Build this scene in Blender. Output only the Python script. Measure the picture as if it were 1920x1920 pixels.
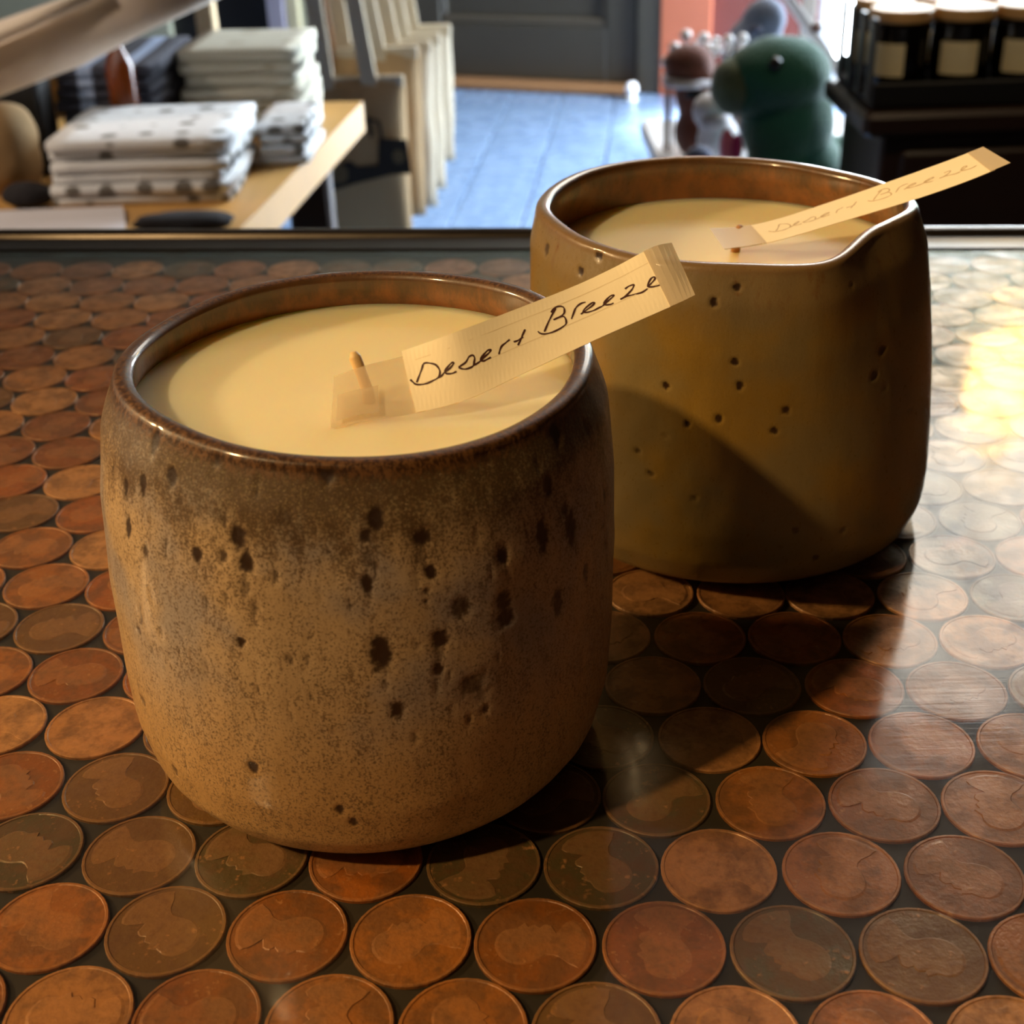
import bpy, math, random
import numpy as np
from mathutils import Vector, Matrix, noise

for o in list(bpy.data.objects):
    bpy.data.objects.remove(o, do_unlink=True)
scene = bpy.context.scene
COL = scene.collection
MM = 0.001

# ------------------------------------------------------------------ camera
PITCH, ROLL, FPX, CAMZ = 0.5042, 0.0345, 2527.65, 0.15371
_R = np.array([[1, 0, 0], [0, -math.sin(PITCH), -math.cos(PITCH)], [0, math.cos(PITCH), -math.sin(PITCH)]])
_c, _s = math.cos(ROLL), math.sin(ROLL)
_R = np.array([[_c, _s, 0], [-_s, _c, 0], [0, 0, 1]]) @ _R          # rows: right, down, forward
cam_data = bpy.data.cameras.new('camera')
cam = bpy.data.objects.new('camera', cam_data)
COL.objects.link(cam)
right, up, back = _R[0], -_R[1], -_R[2]
cam.matrix_world = Matrix(((right[0], up[0], back[0], 0), (right[1], up[1], back[1], 0),
                           (right[2], up[2], back[2], CAMZ), (0, 0, 0, 1)))
cam_data.sensor_width = 36.0
cam_data.lens = 36.0 * FPX / 1920.0
cam_data.clip_start = 0.01
cam_data.dof.use_dof = True
cam_data.dof.focus_distance = 0.232
cam_data.dof.aperture_fstop = 31.0
scene.camera = cam

# ------------------------------------------------------------------ world, lights, exposure
world = bpy.data.worlds.new('room_air')
scene.world = world
world.use_nodes = True
world.node_tree.nodes['Background'].inputs[0].default_value = (0.5, 0.45, 0.4, 1)
world.node_tree.nodes['Background'].inputs[1].default_value = 0.02
vs = scene.view_settings
vs.view_transform = 'Standard'
vs.look = 'None'
vs.gamma = 1.0
vs.exposure = 0.0
vs.use_curve_mapping = False


def spot_lamp(name, loc, target, power, color, radius, angle):
    d = bpy.data.lights.new(name, 'SPOT')
    d.energy = power; d.color = color; d.shadow_soft_size = radius
    d.spot_size = math.radians(angle); d.spot_blend = 0.8
    o = bpy.data.objects.new(name, d); o.location = loc
    o.rotation_euler = (Vector(target) - Vector(loc)).to_track_quat('-Z', 'Y').to_euler()
    COL.objects.link(o)
    return o


WARM = (1.0, 0.66, 0.31)
spot_lamp('track_spot_light', (-0.80, -0.33, 0.98), (0.0, 0.17, 0.03), 53.0, WARM, 0.03, 35)     # warm shop spot, left and in front of the counter
spot_lamp('wall_spot_light', (-1.12, 0.38, 0.51), (-0.02, 0.20, 0.05), 46.0, WARM, 0.05, 20)          # lower warm spot on the left
spot_lamp('paper_fill_light', (-1.3, 0.75, 0.75), (-0.46, 1.28, -0.10), 42.0, (1.0, 0.80, 0.62), 0.04, 17)      # unseen spot added to brighten the wrapping paper
spot_lamp('jar_fill_light', (0.55, 0.95, 1.55), (0.62, 1.82, -0.17), 34.0, (1.0, 0.76, 0.46), 0.04, 20)      # unseen spot added to brighten the jar labels and lids

WIN_SIDE, WIN_BACK, WIN_SKY = 44.0, 24.0, 7.5                                  # daylight through the panes
BULB = 44.0

_d = bpy.data.lights.new('window_beam_light', 'AREA')                          # low daylight coming in through the side window
_d.shape = 'RECTANGLE'; _d.size = 0.4; _d.size_y = 0.5; _d.energy = 80.0; _d.color = (0.86, 0.94, 1.0); _d.spread = math.radians(13)
_o = bpy.data.objects.new('window_beam_light', _d); _o.location = (2.40, 3.7, 0.35)
_o.rotation_euler = (Vector((1.10, 4.5, -0.95)) - Vector(_o.location)).to_track_quat('-Z', 'Y').to_euler()
COL.objects.link(_o)

# measured hand-lettering (distance along the tag in mm, fraction of its width) and glaze spots (angle, height, width, height in mm, strength)
STROKES = [[(9.11, 0.697), (8.72, 0.625), (8.12, 0.538), (7.52, 0.45)], [(9.11, 0.697), (9.51, 0.705), (10.11, 0.683), (10.9, 0.634), (11.3, 0.557), (11.3, 0.492), (10.9, 0.434), (9.91, 0.409), (9.11, 0.396), (8.12, 0.402), (7.32, 0.427), (6.93, 0.468), (6.53, 0.52)], [(10.9, 0.432), (11.5, 0.448), (11.9, 0.479), (12.69, 0.508), (13.29, 0.546), (13.49, 0.572), (13.29, 0.586), (12.69, 0.553), (12.1, 0.505), (12.1, 0.467), (12.49, 0.444), (13.09, 0.433), (13.69, 0.44)], [(14.08, 0.493), (14.48, 0.499), (15.4, 0.524), (16.08, 0.579), (16.77, 0.581), (17.0, 0.533), (16.77, 0.477), (16.54, 0.435), (16.08, 0.422), (15.17, 0.426), (14.48, 0.453), (14.08, 0.489)], [(16.54, 0.435), (17.23, 0.441), (17.91, 0.457), (18.6, 0.486), (19.51, 0.516), (19.97, 0.547), (19.51, 0.562), (18.83, 0.537), (18.14, 0.499), (17.91, 0.468), (18.37, 0.438), (19.05, 0.439), (19.74, 0.445)], [(21.11, 0.432), (21.34, 0.481), (21.8, 0.535), (22.48, 0.558), (23.17, 0.583)], [(26.19, 0.635), (25.55, 0.57), (24.91, 0.499), (24.27, 0.443)], [(23.63, 0.521), (24.27, 0.515), (24.91, 0.521), (25.55, 0.537)], [(31.96, 0.767), (31.0, 0.682), (30.04, 0.585), (29.08, 0.473)], [(31.0, 0.727), (31.64, 0.775), (32.6, 0.773), (33.24, 0.729), (33.24, 0.675), (32.92, 0.623), (31.96, 0.602), (31.0, 0.597)], [(31.32, 0.602), (32.6, 0.592), (32.92, 0.547), (32.92, 0.489), (32.6, 0.441), (31.32, 0.415), (30.04, 0.417), (29.08, 0.438), (28.43, 0.474), (28.11, 0.526)], [(33.88, 0.488), (34.52, 0.557), (35.17, 0.623), (35.81, 0.654), (36.65, 0.67), (37.25, 0.658)], [(35.81, 0.497), (36.85, 0.524), (38.06, 0.557), (38.46, 0.589), (38.06, 0.601), (37.05, 0.57), (36.45, 0.527), (36.85, 0.487), (37.86, 0.469), (38.66, 0.473), (39.46, 0.476)], [(39.46, 0.476), (40.47, 0.509), (41.88, 0.55), (42.08, 0.569), (41.48, 0.578), (40.67, 0.553), (39.87, 0.511), (40.07, 0.471), (40.87, 0.445), (41.48, 0.447)], [(44.49, 0.581), (45.17, 0.596), (45.85, 0.586), (45.85, 0.561), (45.17, 0.51), (43.89, 0.464), (42.88, 0.453), (44.09, 0.458), (45.34, 0.432), (46.53, 0.406), (47.54, 0.422)], [(47.71, 0.451), (48.56, 0.48), (49.24, 0.513), (49.24, 0.547), (48.73, 0.547), (48.05, 0.5), (47.71, 0.454), (48.22, 0.417), (49.24, 0.391), (50.26, 0.393), (51.1, 0.412)]]
TAGB = [[-20.21, 183.13, 69.2], [-13.78, 184.2, 69.6], [-6.07, 185.74, 70.8], [2.09, 189.23, 73.0], [13.53, 194.05, 76.2], [20.83, 196.78, 78.2], [27.03, 198.85, 80.0], [29.97, 200.21, 80.8]]
TAGT = [[-20.39, 192.3, 75.27], [-15.54, 192.83, 76.19], [-7.84, 193.31, 78.58], [0.24, 197.63, 79.85], [10.89, 203.18, 81.75], [17.57, 205.65, 83.82], [23.65, 207.18, 86.35], [27.26, 209.33, 86.32]]
SPOTS_A = [(-133.5, 71.8, 1.68, 2.75, 1), (-142.2, 63.4, 1.45, 2.88, 1), (-135.1, 65.5, 1.45, 2.8, 1), (-126.5, 68.2, 1.74, 2.27, 1), (-140.8, 57.7, 1.44, 2.9, 1), (-134.1, 55.5, 1.43, 1.91, 0.8), (-119.3, 58.1, 1.59, 2.28, 1), (-112.7, 63.8, 1.17, 1.77, 0.7), (-109.5, 62.0, 2.1, 3.1, 1), (-112.9, 58.7, 1.19, 1.8, 0.8), (-107.7, 58.2, 2.06, 3.12, 1), (-108.3, 54.7, 1.63, 2.7, 0.6), (-90.6, 71.3, 2.26, 2.95, 1), (-81.1, 64.7, 2.26, 2.57, 1), (-83.6, 62.5, 1.89, 1.72, 0.9), (-83.6, 58.8, 1.91, 2.17, 0.6), (-83.9, 55.4, 1.39, 2.63, 1), (-83.9, 53.4, 0.78, 2.65, 0.5), (-72.6, 61.0, 2.35, 1.95, 1), (-73.1, 58.4, 1.97, 2.62, 0.6), (-74.2, 55.4, 0.99, 2.64, 0.5), (-71.4, 55.7, 1.52, 1.59, 1), (-72.4, 53.0, 0.72, 0.8, 0.8), (-72.8, 51.3, 0.48, 0.62, 0.7), (-45.1, 55.7, 2.11, 4.6, 1), (-36.1, 54.1, 2.58, 4.72, 1), (-37.5, 57.4, 1.44, 2.33, 0.8), (-55.7, 55.3, 1.72, 2.7, 1), (-54.9, 51.6, 0.98, 2.73, 0.5), (-56.1, 48.2, 2.42, 2.75, 0.9), (-56.2, 45.3, 2.92, 2.31, 0.9), (-65.7, 49.2, 2.99, 2.71, 0.8), (-41.7, 43.4, 2.24, 4.31, 0.8), (-41.6, 62.4, 1.64, 2.74, 1), (-31.1, 44.4, 1.67, 3.43, 0.7), (-18.7, 53.0, 1.5, 2.49, 0.7), (-82.2, 44.6, 2.99, 4.98, 1), (-70.3, 45.0, 2.29, 2.5, 1), (-70.8, 42.6, 1.25, 2.74, 0.6), (-71.1, 40.0, 1.34, 1.84, 1), (-71.7, 37.4, 0.59, 4.18, 0.6), (-64.2, 35.7, 4.05, 3.29, 0.75), (-63.1, 33.4, 3.67, 2.37, 0.5), (-79.7, 34.4, 1.98, 2.57, 1), (-61.4, 30.4, 1.23, 1.25, 0.8), (-110.1, 45.6, 1.38, 1.39, 1), (-119.2, 40.0, 1.19, 4.3, 0.4), (-100.3, 43.6, 1.22, 1.28, 0.6), (-140.3, 40.0, 1.22, 1.21, 0.8), (-136.6, 13.9, 1.32, 2.13, 0.7), (-110.7, 22.8, 1.59, 1.78, 1), (-93.0, 15.8, 1.34, 1.49, 1), (-90.3, 13.0, 1.25, 1.4, 0.9), (-145.7, 24.4, 1.6, 1.59, 0.7), (-95.8, 47.3, 1.24, 1.81, 0.4), (-93.3, 54.0, 0.96, 2.65, 0.4), (-75.1, 44.6, 0.97, 0.91, 0.5), (-50.4, 71.7, 3.02, 2.62, 0.6), (-55.8, 69.6, 1.84, 1.74, 0.6), (-115.5, 71.8, 1.21, 1.75, 0.8), (-106.3, 51.7, 1.09, 2.26, 0.5), (-99.5, 65.2, 2.44, 2.16, 0.5), (-88.3, 59.7, 3.08, 1.3, 0.5), (-35.3, 68.8, 2.26, 2.75, 0.8), (-23.8, 66.3, 1.68, 2.38, 0.7), (-62.0, 68.2, 1.69, 1.72, 0.5), (-45.9, 34.4, 1.46, 5.83, 0.4), (-32.6, 28.3, 1.83, 6.11, 0.4), (-52.3, 40.2, 0.74, 2.83, 0.4), (-133.4, 48.5, 1.41, 1.94, 0.4), (-129.4, 38.8, 1.26, 1.47, 0.4), (-60.8, 59.6, 0.88, 2.21, 0.4), (-92.1, 47.3, 0.97, 1.8, 0.3), (-102.0, 56.7, 1.28, 1.33, 0.35), (-123.6, 65.3, 1.12, 1.36, 0.5)]
SPOTS_B = [(-97.5, 52.6, 1.22, 1.14, 1), (-115.0, 46.6, 1.3, 1.24, 1), (-96.0, 47.8, 1.3, 1.31, 1), (-84.2, 42.4, 1.31, 1.25, 0.9), (-101.3, 40.6, 1.24, 1.41, 0.9), (-109.2, 39.1, 1.12, 1.08, 0.9), (-87.2, 38.2, 1.3, 1.25, 0.9), (-53.8, 50.5, 2.16, 1.46, 0.8), (-57.4, 45.8, 2.09, 1.55, 0.8), (-53.2, 42.5, 1.56, 1.05, 0.5), (-123.2, 31.3, 1.27, 1.11, 0.7), (-119.3, 26.9, 1.23, 1.11, 0.7), (-107.3, 23.0, 0.99, 0.86, 0.5), (-81.0, 15.5, 1.5, 1.48, 0.7), (-67.0, 13.2, 1.5, 1.25, 0.6), (-74.6, 7.9, 1.53, 1.34, 0.8), (-41.0, 34.7, 2.46, 1.09, 0.5), (-115.2, 35.8, 0.78, 0.84, 0.4), (-97.0, 67.0, 1.31, 1.26, 0.9), (-102.8, 64.3, 1.22, 1.26, 1), (-137.3, 69.7, 1.85, 1.3, 1), (-143.5, 65.7, 1.64, 1.44, 0.9), (-163.3, 66.3, 2.21, 2.13, 0.7), (-127.0, 71.6, 0.96, 0.81, 0.9), (-135.5, 71.0, 0.82, 0.71, 0.8), (-65.0, 65.4, 0.96, 0.83, 0.5)]
TAGB2 = [[45.5, 268.6, 65.5], [51.6, 270.4, 65.5], [58.3, 271.0, 66.5], [72.0, 273.1, 69.5], [84.8, 272.1, 73.5], [94.9, 271.7, 77.0], [103.5, 271.6, 80.5]]
TAGT2 = [[44.0, 279.5, 66.6], [49.4, 281.2, 66.1], [57.5, 282.0, 67.0], [70.9, 284.0, 70.2], [83.8, 283.0, 74.8], [94.0, 282.6, 78.4], [101.3, 282.3, 81.2]]

# ------------------------------------------------------------------ node helpers
def lin(r, g, b):
    f = lambda c: (c / 255 / 12.92) if c / 255 <= 0.04045 else ((c / 255 + 0.055) / 1.055) ** 2.4
    return (f(r), f(g), f(b), 1)


class NT:
    def __init__(self, name):
        self.m = bpy.data.materials.new(name)
        self.m.use_nodes = True
        self.t = self.m.node_tree
        self.t.nodes.clear()
        self.out = self.t.nodes.new('ShaderNodeOutputMaterial')

    def n(self, kind, props=None, **ins):
        nd = self.t.nodes.new('ShaderNode' + kind)
        for k, v in (props or {}).items():
            setattr(nd, k, v)
        for k, v in ins.items():
            key = int(k[1:]) if k[0] == '_' and k[1:].isdigit() else k.replace('_', ' ')
            self.set(nd.inputs[key], v)
        return nd

    def set(self, sock, v):
        if hasattr(v, 'links') and hasattr(v, 'is_output'):
            self.t.links.new(v, sock)
        elif hasattr(v, 'outputs'):
            self.t.links.new(v.outputs[0], sock)
        else:
            sock.default_value = v

    def mix(self, fac, a, b, mode='MIX'):
        nd = self.t.nodes.new('ShaderNodeMix')
        nd.data_type = 'RGBA'; nd.blend_type = mode
        self.set(nd.inputs[0], fac); self.set(nd.inputs[6], a); self.set(nd.inputs[7], b)
        return nd.outputs[2]

    def math(self, op, a, b=None, clamp=False):
        nd = self.t.nodes.new('ShaderNodeMath'); nd.operation = op; nd.use_clamp = clamp
        self.set(nd.inputs[0], a)
        if b is not None:
            self.set(nd.inputs[1], b)
        return nd.outputs[0]

    def ramp(self, fac, lo, hi, a=0.0, b=1.0):
        nd = self.t.nodes.new('ShaderNodeMapRange'); nd.interpolation_type = 'SMOOTHSTEP'
        self.set(nd.inputs[0], fac)
        for i, v in enumerate((lo, hi, a, b)):
            self.set(nd.inputs[1 + i], v)
        return nd.outputs[0]

    def coords(self, scale=(1, 1, 1), which='Object'):
        tc = self.t.nodes.new('ShaderNodeTexCoord')
        mp = self.t.nodes.new('ShaderNodeMapping')
        mp.inputs['Scale'].default_value = scale
        self.t.links.new(tc.outputs[which], mp.inputs[0])
        return mp.outputs[0]

    def noise(self, vec, scale, detail=3.0, rough=0.55):
        nd = self.n('TexNoise', Vector=vec, Scale=scale, Detail=detail, Roughness=rough)
        return nd.outputs[0]

    def attr(self, name):
        nd = self.t.nodes.new('ShaderNodeAttribute'); nd.attribute_name = name
        return nd.outputs['Fac']

    def bump(self, h, strength, dist):
        return self.n('Bump', Height=h, Strength=strength, Distance=dist).outputs[0]

    def principled(self, **ins):
        p = self.n('BsdfPrincipled', **ins)
        self.t.links.new(p.outputs[0], self.out.inputs[0])
        return p

    def surface(self, nd):
        self.t.links.new(nd.outputs[0], self.out.inputs[0])


def simple(name, col, rough=0.6, var=0.15, scale=30.0, metallic=0.0, bump=0.0, sheen=0.0, stretch=(1, 1, 1)):
    """plain procedural finish: one colour with a soft mottling and optional fine relief"""
    t = NT(name)
    v = t.coords(stretch)
    nz = t.noise(v, scale, 4.0)
    dark = tuple(c * (1 - var) for c in col[:3]) + (1,)
    lite = tuple(min(1, c * (1 + var)) for c in col[:3]) + (1,)
    base = t.mix(nz, dark, lite)
    p = t.principled(Base_Color=base, Roughness=rough, Metallic=metallic)
    if bump:
        t.set(p.inputs['Normal'], t.bump(nz, 0.6, bump))
    if sheen:
        p.inputs['Sheen Weight'].default_value = sheen
    return t.m


def emitter(name, col, strength):
    t = NT(name)
    t.surface(t.n('Emission', Color=col, Strength=strength))
    return t.m


# ------------------------------------------------------------------ mesh helpers
def empty(name, loc=(0, 0, 0), label=None, cat=None, group=None):
    o = bpy.data.objects.new(name, None)
    o.location = loc
    o.empty_display_size = 0.02
    COL.objects.link(o)
    tag(o, label, cat, group)
    return o


def tag(o, label=None, cat=None, group=None, kind=None):
    if label: o['label'] = label
    if cat: o['category'] = cat
    if group: o['group'] = group
    if kind: o['kind'] = kind
    return o


def obj(name, verts, faces, mat, parent=None, loc=None, smooth=False, mat_idx=None):
    """verts in world metres; the mesh origin goes to the parent's place, or to loc"""
    org = Vector(parent_world(parent)) if parent else Vector(loc or (0, 0, 0))
    a = np.asarray(verts, dtype=float) - np.array(org)
    me = bpy.data.meshes.new(name)
    me.from_pydata(a.tolist(), [], faces)
    for m in (mat if isinstance(mat, (list, tuple)) else [mat]):
        me.materials.append(m)
    if mat_idx:
        me.polygons.foreach_set('material_index', mat_idx)
    if smooth:
        me.polygons.foreach_set('use_smooth', [True] * len(me.polygons))
    me.update()
    o = bpy.data.objects.new(name, me)
    COL.objects.link(o)
    if parent:
        o.parent = parent
    else:
        o.location = org
    return o


def parent_world(p):
    loc = Vector(p.location)
    while p.parent:
        p = p.parent
        loc = loc + Vector(p.location)
    return loc


def box_geo(c, s, rz=0.0, tilt=None, bev=0.0):
    """bevelled box: chamfered on the vertical and top/bottom edges"""
    x, y, z = [q / 2 for q in s]
    b = min(bev, x * .9, y * .9, z * .9)
    if b <= 0:
        v = [(sx * x, sy * y, sz * z) for sz in (-1, 1) for sy in (-1, 1) for sx in (-1, 1)]
        f = [(0, 2, 3, 1), (4, 5, 7, 6), (0, 1, 5, 4), (1, 3, 7, 5), (3, 2, 6, 7), (2, 0, 4, 6)]
    else:
        def ring(k, zz):
            return [(-x + k, -y + k + 0, zz), (x - k, -y + k, zz), (x - k, y - k, zz), (-x + k, y - k, zz)]

        def oct_(zz, inset):
            X, Y = x - inset, y - inset
            return [(-X + b, -Y, zz), (X - b, -Y, zz), (X, -Y + b, zz), (X, Y - b, zz),
                    (X - b, Y, zz), (-X + b, Y, zz), (-X, Y - b, zz), (-X, -Y + b, zz)]
        v = oct_(-z, b) + oct_(-z + b, 0) + oct_(z - b, 0) + oct_(z, b)
        f = [tuple(range(7, -1, -1)), tuple(range(24, 32))]
        for k in range(3):
            for i in range(8):
                j = (i + 1) % 8
                f.append((k * 8 + i, k * 8 + j, k * 8 + 8 + j, k * 8 + 8 + i))
    M = Matrix.Translation(Vector(c)) @ Matrix.Rotation(rz, 4, 'Z')
    if tilt:
        M = M @ tilt
    return [tuple(M @ Vector(q)) for q in v], f


def box(name, c, s, mat, parent=None, rz=0.0, tilt=None, bev=0.0, loc=None):
    v, f = box_geo(c, s, rz, tilt, bev)
    return obj(name, v, f, mat, parent, loc=loc if loc is not None else (None if parent else (c[0], c[1], c[2] - s[2] / 2)))


def merge(geos):
    V, F = [], []
    for v, f in geos:
        k = len(V)
        V += list(v)
        F += [tuple(i + k for i in q) for q in f]
    return V, F


def lathe_geo(profile, c, seg=32):
    V, F = [], []
    n = len(profile)
    for i in range(seg):
        a = 2 * math.pi * i / seg
        for r, z in profile:
            V.append((c[0] + r * math.cos(a), c[1] + r * math.sin(a), c[2] + z))
    for i in range(seg):
        j = (i + 1) % seg
        for k in range(n - 1):
            F.append((i * n + k, j * n + k, j * n + k + 1, i * n + k + 1))
    F.append(tuple(i * n for i in range(seg))[::-1])
    F.append(tuple(i * n + n - 1 for i in range(seg)))
    return V, F


def tube_geo(pts, radii, seg=10, flat=1.0):
    pts = [Vector(p) for p in pts]
    if not hasattr(radii, '__len__'):
        radii = [radii] * len(pts)
    V, F = [], []
    ref = None
    for i, p in enumerate(pts):
        d = (pts[min(i + 1, len(pts) - 1)] - pts[max(i - 1, 0)]).normalized()
        if ref is None:
            ref = d.orthogonal().normalized()
        s = (ref - d * ref.dot(d)).normalized()
        ref = s
        u = d.cross(s)
        for k in range(seg):
            a = 2 * math.pi * k / seg
            V.append(tuple(p + (s * math.cos(a) + u * math.sin(a) * flat) * radii[i]))
    for i in range(len(pts) - 1):
        for k in range(seg):
            l = (k + 1) % seg
            F.append((i * seg + k, i * seg + l, i * seg + seg + l, i * seg + seg + k))
    F.append(tuple(range(seg))[::-1])
    F.append(tuple(range(len(V) - seg, len(V))))
    return V, F


def blob_geo(c, r, seed=0, rough=0.06, nu=28, nv=18, rot=None, freq=1.6, fn=None):
    """soft rounded body: ellipsoid with lumpy relief"""
    V, F = [], []
    for j in range(nv + 1):
        ph = math.pi * j / nv
        for i in range(nu):
            th = 2 * math.pi * i / nu
            d = Vector((math.sin(ph) * math.cos(th), math.sin(ph) * math.sin(th), math.cos(ph)))
            k = 1 + rough * noise.noise(d * freq + Vector((seed * 3.1, seed * 1.7, seed)))
            if fn:
                k *= fn(d)
            p = Vector((d.x * r[0], d.y * r[1], d.z * r[2])) * k
            if rot:
                p = rot @ p
            V.append(tuple(Vector(c) + p))
    for j in range(nv):
        for i in range(nu):
            l = (i + 1) % nu
            F.append((j * nu + i, j * nu + nu + i, j * nu + nu + l, j * nu + l))
    return V, F


def plate_geo(poly, thick, frame):
    """flat outline (2D) extruded by thick; frame = (origin, xdir, ydir)"""
    o, ex, ey = [Vector(q) for q in frame]
    n = ex.cross(ey).normalized()
    k = len(poly)
    V = [tuple(o + ex * a + ey * b) for a, b in poly] + [tuple(o + ex * a + ey * b + n * thick) for a, b in poly]
    F = [tuple(range(k))[::-1], tuple(range(k, 2 * k))] + [(i, (i + 1) % k, k + (i + 1) % k, k + i) for i in range(k)]
    return V, F


rng = random.Random(7)

# ------------------------------------------------------------------ materials of the room
m_floor = NT('painted_floorboard')
_v = m_floor.coords((1, 1, 1))
_n = m_floor.noise(m_floor.coords((9, 1.2, 1)), 3.0, 5.0)
_b = m_floor.mix(_n, lin(92, 116, 152), lin(140, 164, 196))
m_floor.principled(Base_Color=_b, Roughness=m_floor.ramp(m_floor.noise(_v, 6.0), 0.3, 0.7, 0.16, 0.36),
                   Normal=m_floor.bump(m_floor.noise(m_floor.coords((30, 3, 1)), 4.0), 0.25, 0.002))
m_floor = m_floor.m
m_gap = simple('floor_gap', lin(40, 42, 46), 0.8)
m_wall_orange = simple('orange_plaster', lin(176, 96, 66), 0.7, 0.1, 4)
m_wall_recess = simple('shaded_orange_plaster', lin(112, 52, 40), 0.7, 0.12, 4)  # orange wall again, the shade of its recess put into the colour
m_wall_cream = simple('pale_green_plaster', lin(178, 180, 158), 0.8, 0.08, 3)
m_wall_brown = simple('brown_panelling', lin(62, 42, 27), 0.6, 0.25, 5, stretch=(6, 6, 1))
m_ceiling = simple('dark_brown_ceiling', lin(96, 72, 50), 0.8, 0.2, 3)  # plain dark brown with soft mottling
m_door = simple('grey_green_door_paint', lin(60, 54, 43), 0.45, 0.12, 8)
m_black = simple('black_paint', lin(14, 13, 14), 0.6, 0.2, 10)
m_threshold = simple('worn_oak_threshold', lin(134, 96, 62), 0.6, 0.25, 20, stretch=(1, 8, 8))
m_jamb_grey = simple('lavender_grey_jamb', lin(160, 155, 170), 0.6, 0.08, 8)
m_jamb_cream = simple('cream_jamb', lin(206, 196, 160), 0.6, 0.08, 8)
m_frame_white = simple('white_window_frame', lin(225, 225, 222), 0.5, 0.05, 8)
m_pane_side = emitter('bright_daylight_pane', (0.72, 0.86, 1.0, 1), WIN_SIDE)
m_pane_back = emitter('bright_back_pane', (0.84, 0.93, 1.0, 1), WIN_BACK)
m_pane_sky = emitter('skylight_pane', (1.0, 0.92, 0.80, 1), WIN_SKY)

# ------------------------------------------------------------------ room shell
FZ, CZ = -0.95, 2.05
W0 = Vector((-0.176, 5.576, 0)); WD = Vector((0.932, -0.362, 0)); WN = Vector((0.362, 0.932, 0))   # line of the back wall
WA = math.atan2(WD.y, WD.x)


def wpt(s, z, off=0.0):
    p = W0 + WD * s - WN * off
    return (p.x, p.y, z)


def wall_slab(name, s0, s1, z0, z1, mat, off=0.0, thick=0.10, parent=None, label=None, bev=0.0):
    c = wpt((s0 + s1) / 2, (z0 + z1) / 2, off - thick / 2)
    return box(name, c, (s1 - s0, thick, z1 - z0), mat, parent, WA, bev=bev)


floor = box('floor', (0, 2.4, FZ - 0.06), (7.4, 8.4, 0.08), m_gap, loc=(0, 2.4, FZ - 0.1))
tag(floor, kind='structure')
bd = Vector((0.12, 0.993, 0)).normalized(); bx = Vector((bd.y, -bd.x, 0))
me_board = None
for i in range(24):
    off = -2.3 + i * 0.2
    c = Vector((-0.06, 3.2, FZ - 0.011)) + bx * (off + 0.06)
    if me_board is None:
        v, f = box_geo((0, 0, 0), (0.1945, 5.6, 0.022), bev=0.003)
        b = obj('floorboard', v, f, m_floor)
        me_board = b.data
    else:
        b = bpy.data.objects.new('floorboard', me_board); COL.objects.link(b)
    b.parent = floor
    b.location = c - floor.location
    b.rotation_euler = (0, 0, math.atan2(bd.y, bd.x) - math.pi / 2)

tag(box('ceiling', (0, 2.4, CZ + 0.05), (7.4, 8.4, 0.1), m_ceiling), kind='structure')
tag(box('wall_left', (-3.3, 2.4, 0.55), (0.1, 8.4, 3.0), m_wall_brown), kind='structure')
tag(box('wall_front', (0, -1.75, 0.55), (7.4, 0.1, 3.0), m_wall_brown), kind='structure')

# right wall with a tall shop window
XR = 2.5
wr = empty('wall_right', (XR, 2.4, FZ)); tag(wr, kind='structure')
WY0, WY1, WZ0, WZ1 = 3.0, 4.45, -0.75, 1.85
box('wall_panel', (XR + .05, (WY0 - 1.8) / 2, 0.55), (0.1, WY0 + 1.8, 3.0), m_wall_brown, wr)
box('wall_panel', (XR + .05, (WY1 + 6.6) / 2, 0.55), (0.1, 6.6 - WY1, 3.0), m_wall_cream, wr)
box('wall_panel', (XR + .05, (WY0 + WY1) / 2, (FZ + WZ0) / 2), (0.1, WY1 - WY0, WZ0 - FZ), m_wall_brown, wr)
box('wall_panel', (XR + .05, (WY0 + WY1) / 2, (CZ + WZ1) / 2), (0.1, WY1 - WY0, CZ - WZ1), m_wall_cream, wr)
w1 = empty('window_1', (XR, (WY0 + WY1) / 2, WZ0)); tag(w1, kind='structure')
for yy in (WY0, (WY0 + WY1) / 2, WY1):
    box('window_frame', (XR + .03, yy, (WZ0 + WZ1) / 2), (0.07, 0.06, WZ1 - WZ0 + .06), m_frame_white, w1, bev=.006)
for zz in (WZ0, 0.9, WZ1):
    box('window_frame', (XR + .03, (WY0 + WY1) / 2, zz), (0.06, WY1 - WY0, 0.05), m_frame_white, w1, bev=.006)
for y0, y1 in ((WY0, (WY0 + WY1) / 2), ((WY0 + WY1) / 2, WY1)):
    for z0, z1 in ((WZ0, 0.9), (0.9, WZ1)):
        box('pane', (XR + .05, (y0 + y1) / 2, (z0 + z1) / 2), (0.01, y1 - y0 - .05, z1 - z0 - .04), m_pane_side, w1)

tag(box('light_block_wall', (1.86, 2.2, 0.55), (1.32, 0.08, 3.0), m_wall_brown), kind='structure')   # unseen wall added to keep the side window's light off the counter

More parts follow.
